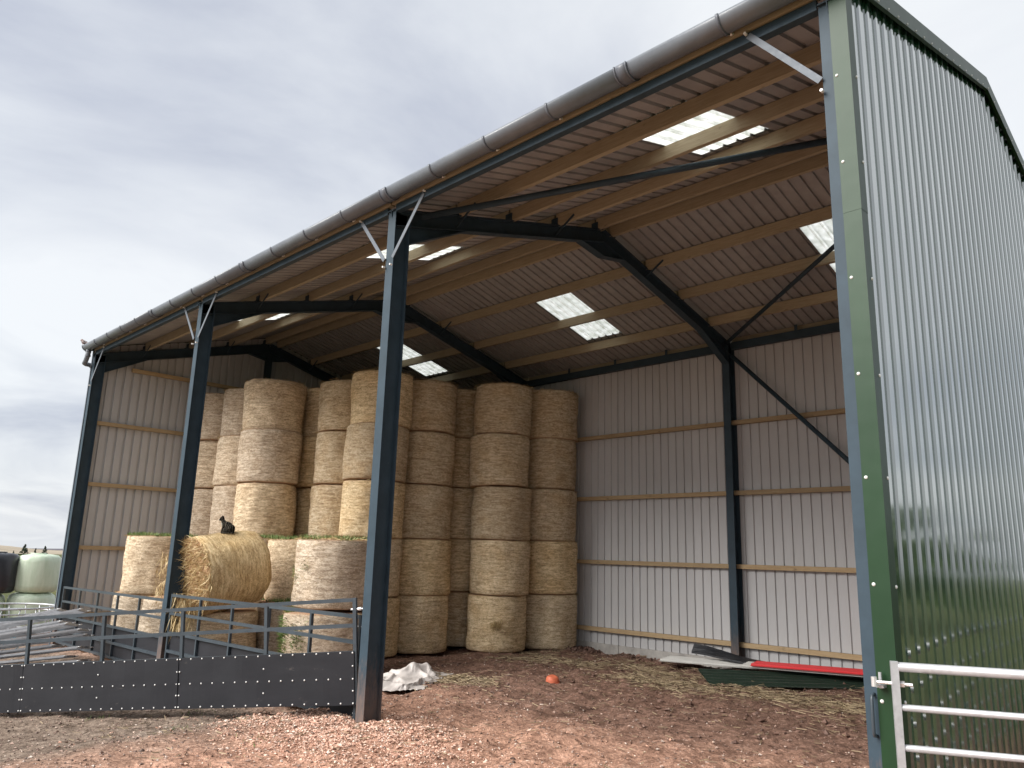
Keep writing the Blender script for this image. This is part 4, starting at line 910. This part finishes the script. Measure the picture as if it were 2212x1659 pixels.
def straw_piece(x, y, ln):
    a = rs.uniform(0, 6.28); dx, dy = cos(a) * ln / 2, sin(a) * ln / 2; wx, wy = -sin(a) * 0.0035, cos(a) * 0.0035
    z0 = ground(x, y) + rs.uniform(0.006, 0.03); t1 = rs.uniform(-.012, .025)
    b.add([(x - dx - wx, y - dy - wy, z0), (x - dx + wx, y - dy + wy, z0), (x + dx + wx, y + dy + wy, z0 + t1), (x + dx - wx, y + dy - wy, z0 + t1), (x - dx, y - dy, z0 + .006), (x + dx, y + dy, z0 + t1 + .006)], [(0, 1, 4), (0, 4, 5, 3), (4, 1, 2, 5), (3, 5, 2)])
for cx_, cy_, sx_, sy_, n_ in PATCH:
    for _ in range(int(n_ * 0.62)): straw_piece(cx_ + rs.gauss(0, sx_ * .6), min(8.7, cy_ + rs.gauss(0, sy_ * .6)), rs.uniform(0.05, 0.22))
for _ in range(1500): straw_piece(rs.uniform(-11, 0.5), rs.uniform(-2.5, 8.4), rs.uniform(0.03, 0.14))
tag(b.build('straw_litter', 'litter'), 'trampled straw scattered over the barn floor', 'straw', kind='stuff')
b = MB(); rs2 = random.Random(32)      # sparse green weeds on the yard
def f(r):
    x, y = r.choice(((-6.9, -0.8), (-7.4, -1.6), (-6.0, -1.3), (-8.3, -0.9), (-9.2, -1.8))); x += r.gauss(0, .14); y += r.gauss(0, .1); return (x, y, ground(x, y) - .005), (r.gauss(0, .5), r.gauss(0, .5), 1)
tag(strands(160, f, (0.02, 0.07), 0.003, 33, 'weeds', 'grass', None), 'tufts of green weeds at the edge of the gravel', 'weeds')

# ------------------------------------------------------------------ trees
def tree(name, x, y, h, rx, mat, label, seed, conifer=True, n=1500, group='trees'):
    z = ground(x, y); z0 = z
    rnd = random.Random(seed); root = empty(name, (x, y, z0)); tag(root, label, 'tree', group)
    b = MB(); b.tube([(0, 0, -0.3), (0.02 * h, 0, h * 0.4), (0, 0.01 * h, h * 0.93)], [h * 0.03, h * 0.02, h * 0.004], 8)
    for k in range(9):
        a = k * 2.4; zz_ = h * (0.25 + 0.07 * k); rr = rx * (1 - k / 12) * 0.7; b.tube([(0, 0, zz_), (rr * cos(a), rr * sin(a), zz_ + h * (0.02 if conifer else 0.12))], [h * 0.009, h * 0.003], 5)
    b.build('trunk', 'bark', root, True)
    b = MB(); s_ = h * (0.085 if conifer else 0.045)
    cl = [(rnd.uniform(0, 6.28), rnd.random()) for _ in range(26)]
    for _ in range(n):
        ca, ck = rnd.choice(cl)
        if conifer: zz_ = h * (0.14 + 0.86 * ck); r_ = rx * (1.03 - (zz_ / h)) * rnd.uniform(.35, 1.1)
        else:
            zz_ = h * (0.28 + 0.7 * ck); r_ = rx * sqrt(max(0.05, 1 - ((zz_ / h - .6) / .45) ** 2)) * rnd.uniform(.4, 1.05)
        a = ca + rnd.gauss(0, .35); p = Vector((r_ * cos(a), r_ * sin(a), zz_ + rnd.gauss(0, h * .03)))
        d1 = Vector((rnd.gauss(0, 1), rnd.gauss(0, 1), rnd.gauss(0, .7))).normalized() * s_ * rnd.uniform(.5, 1.2); d2 = d1.cross(Vector((rnd.gauss(0, 1), rnd.gauss(0, 1), rnd.gauss(0, 1)))).normalized() * s_ * .45
        b.add([p - d1, p + d2, p + d1, p - d2], [(0, 1, 2, 3)])
    b.build('crown', mat, root); return root
def polar(az, d): return 2 + d * cos(radians(az)), -5.6 + d * sin(radians(az))
for az, h, lab, sd_ in ((166.55, 5.6, 'tallest of the far conifers on the slope beyond the wrapped bales', 1), (165.95, 3.2, 'shortest of the far conifers on the slope beyond the wrapped bales', 2), (165.45, 4.8, 'broad far conifer nearest the barn on the slope beyond the wrapped bales', 3), (167.1, 1.8, 'low dark bush left of the far conifers beyond the wrapped bales', 4)):
    x_, y_ = polar(az, 560); tree('pine_tree', x_, y_, h + 1.4, h * 0.52, 'leaf_conifer', lab.replace('left of', 'beside the tallest of'), sd_, True, 420, 'far conifers on the slope')
# trees and hedge on the right that show as reflections in the gable cladding
for k, (x_, y_, h_) in enumerate(((6.2, 19.5, 3.0), (8.3, 20.5, 3.5), (5.6, 23.0, 3.1), (10.6, 19.5, 3.7), (8.6, 25.0, 4.1))):
    tree('broadleaf_tree', x_, y_, h_, h_ * 0.45, 'leaf_broad', ('short leafy tree', 'middling leafy tree', 'slender leafy tree', 'broad leafy tree', 'tallest leafy tree')[k] + ' beyond the green gable', 40 + k, False, 1800, 'trees beyond the green gable')
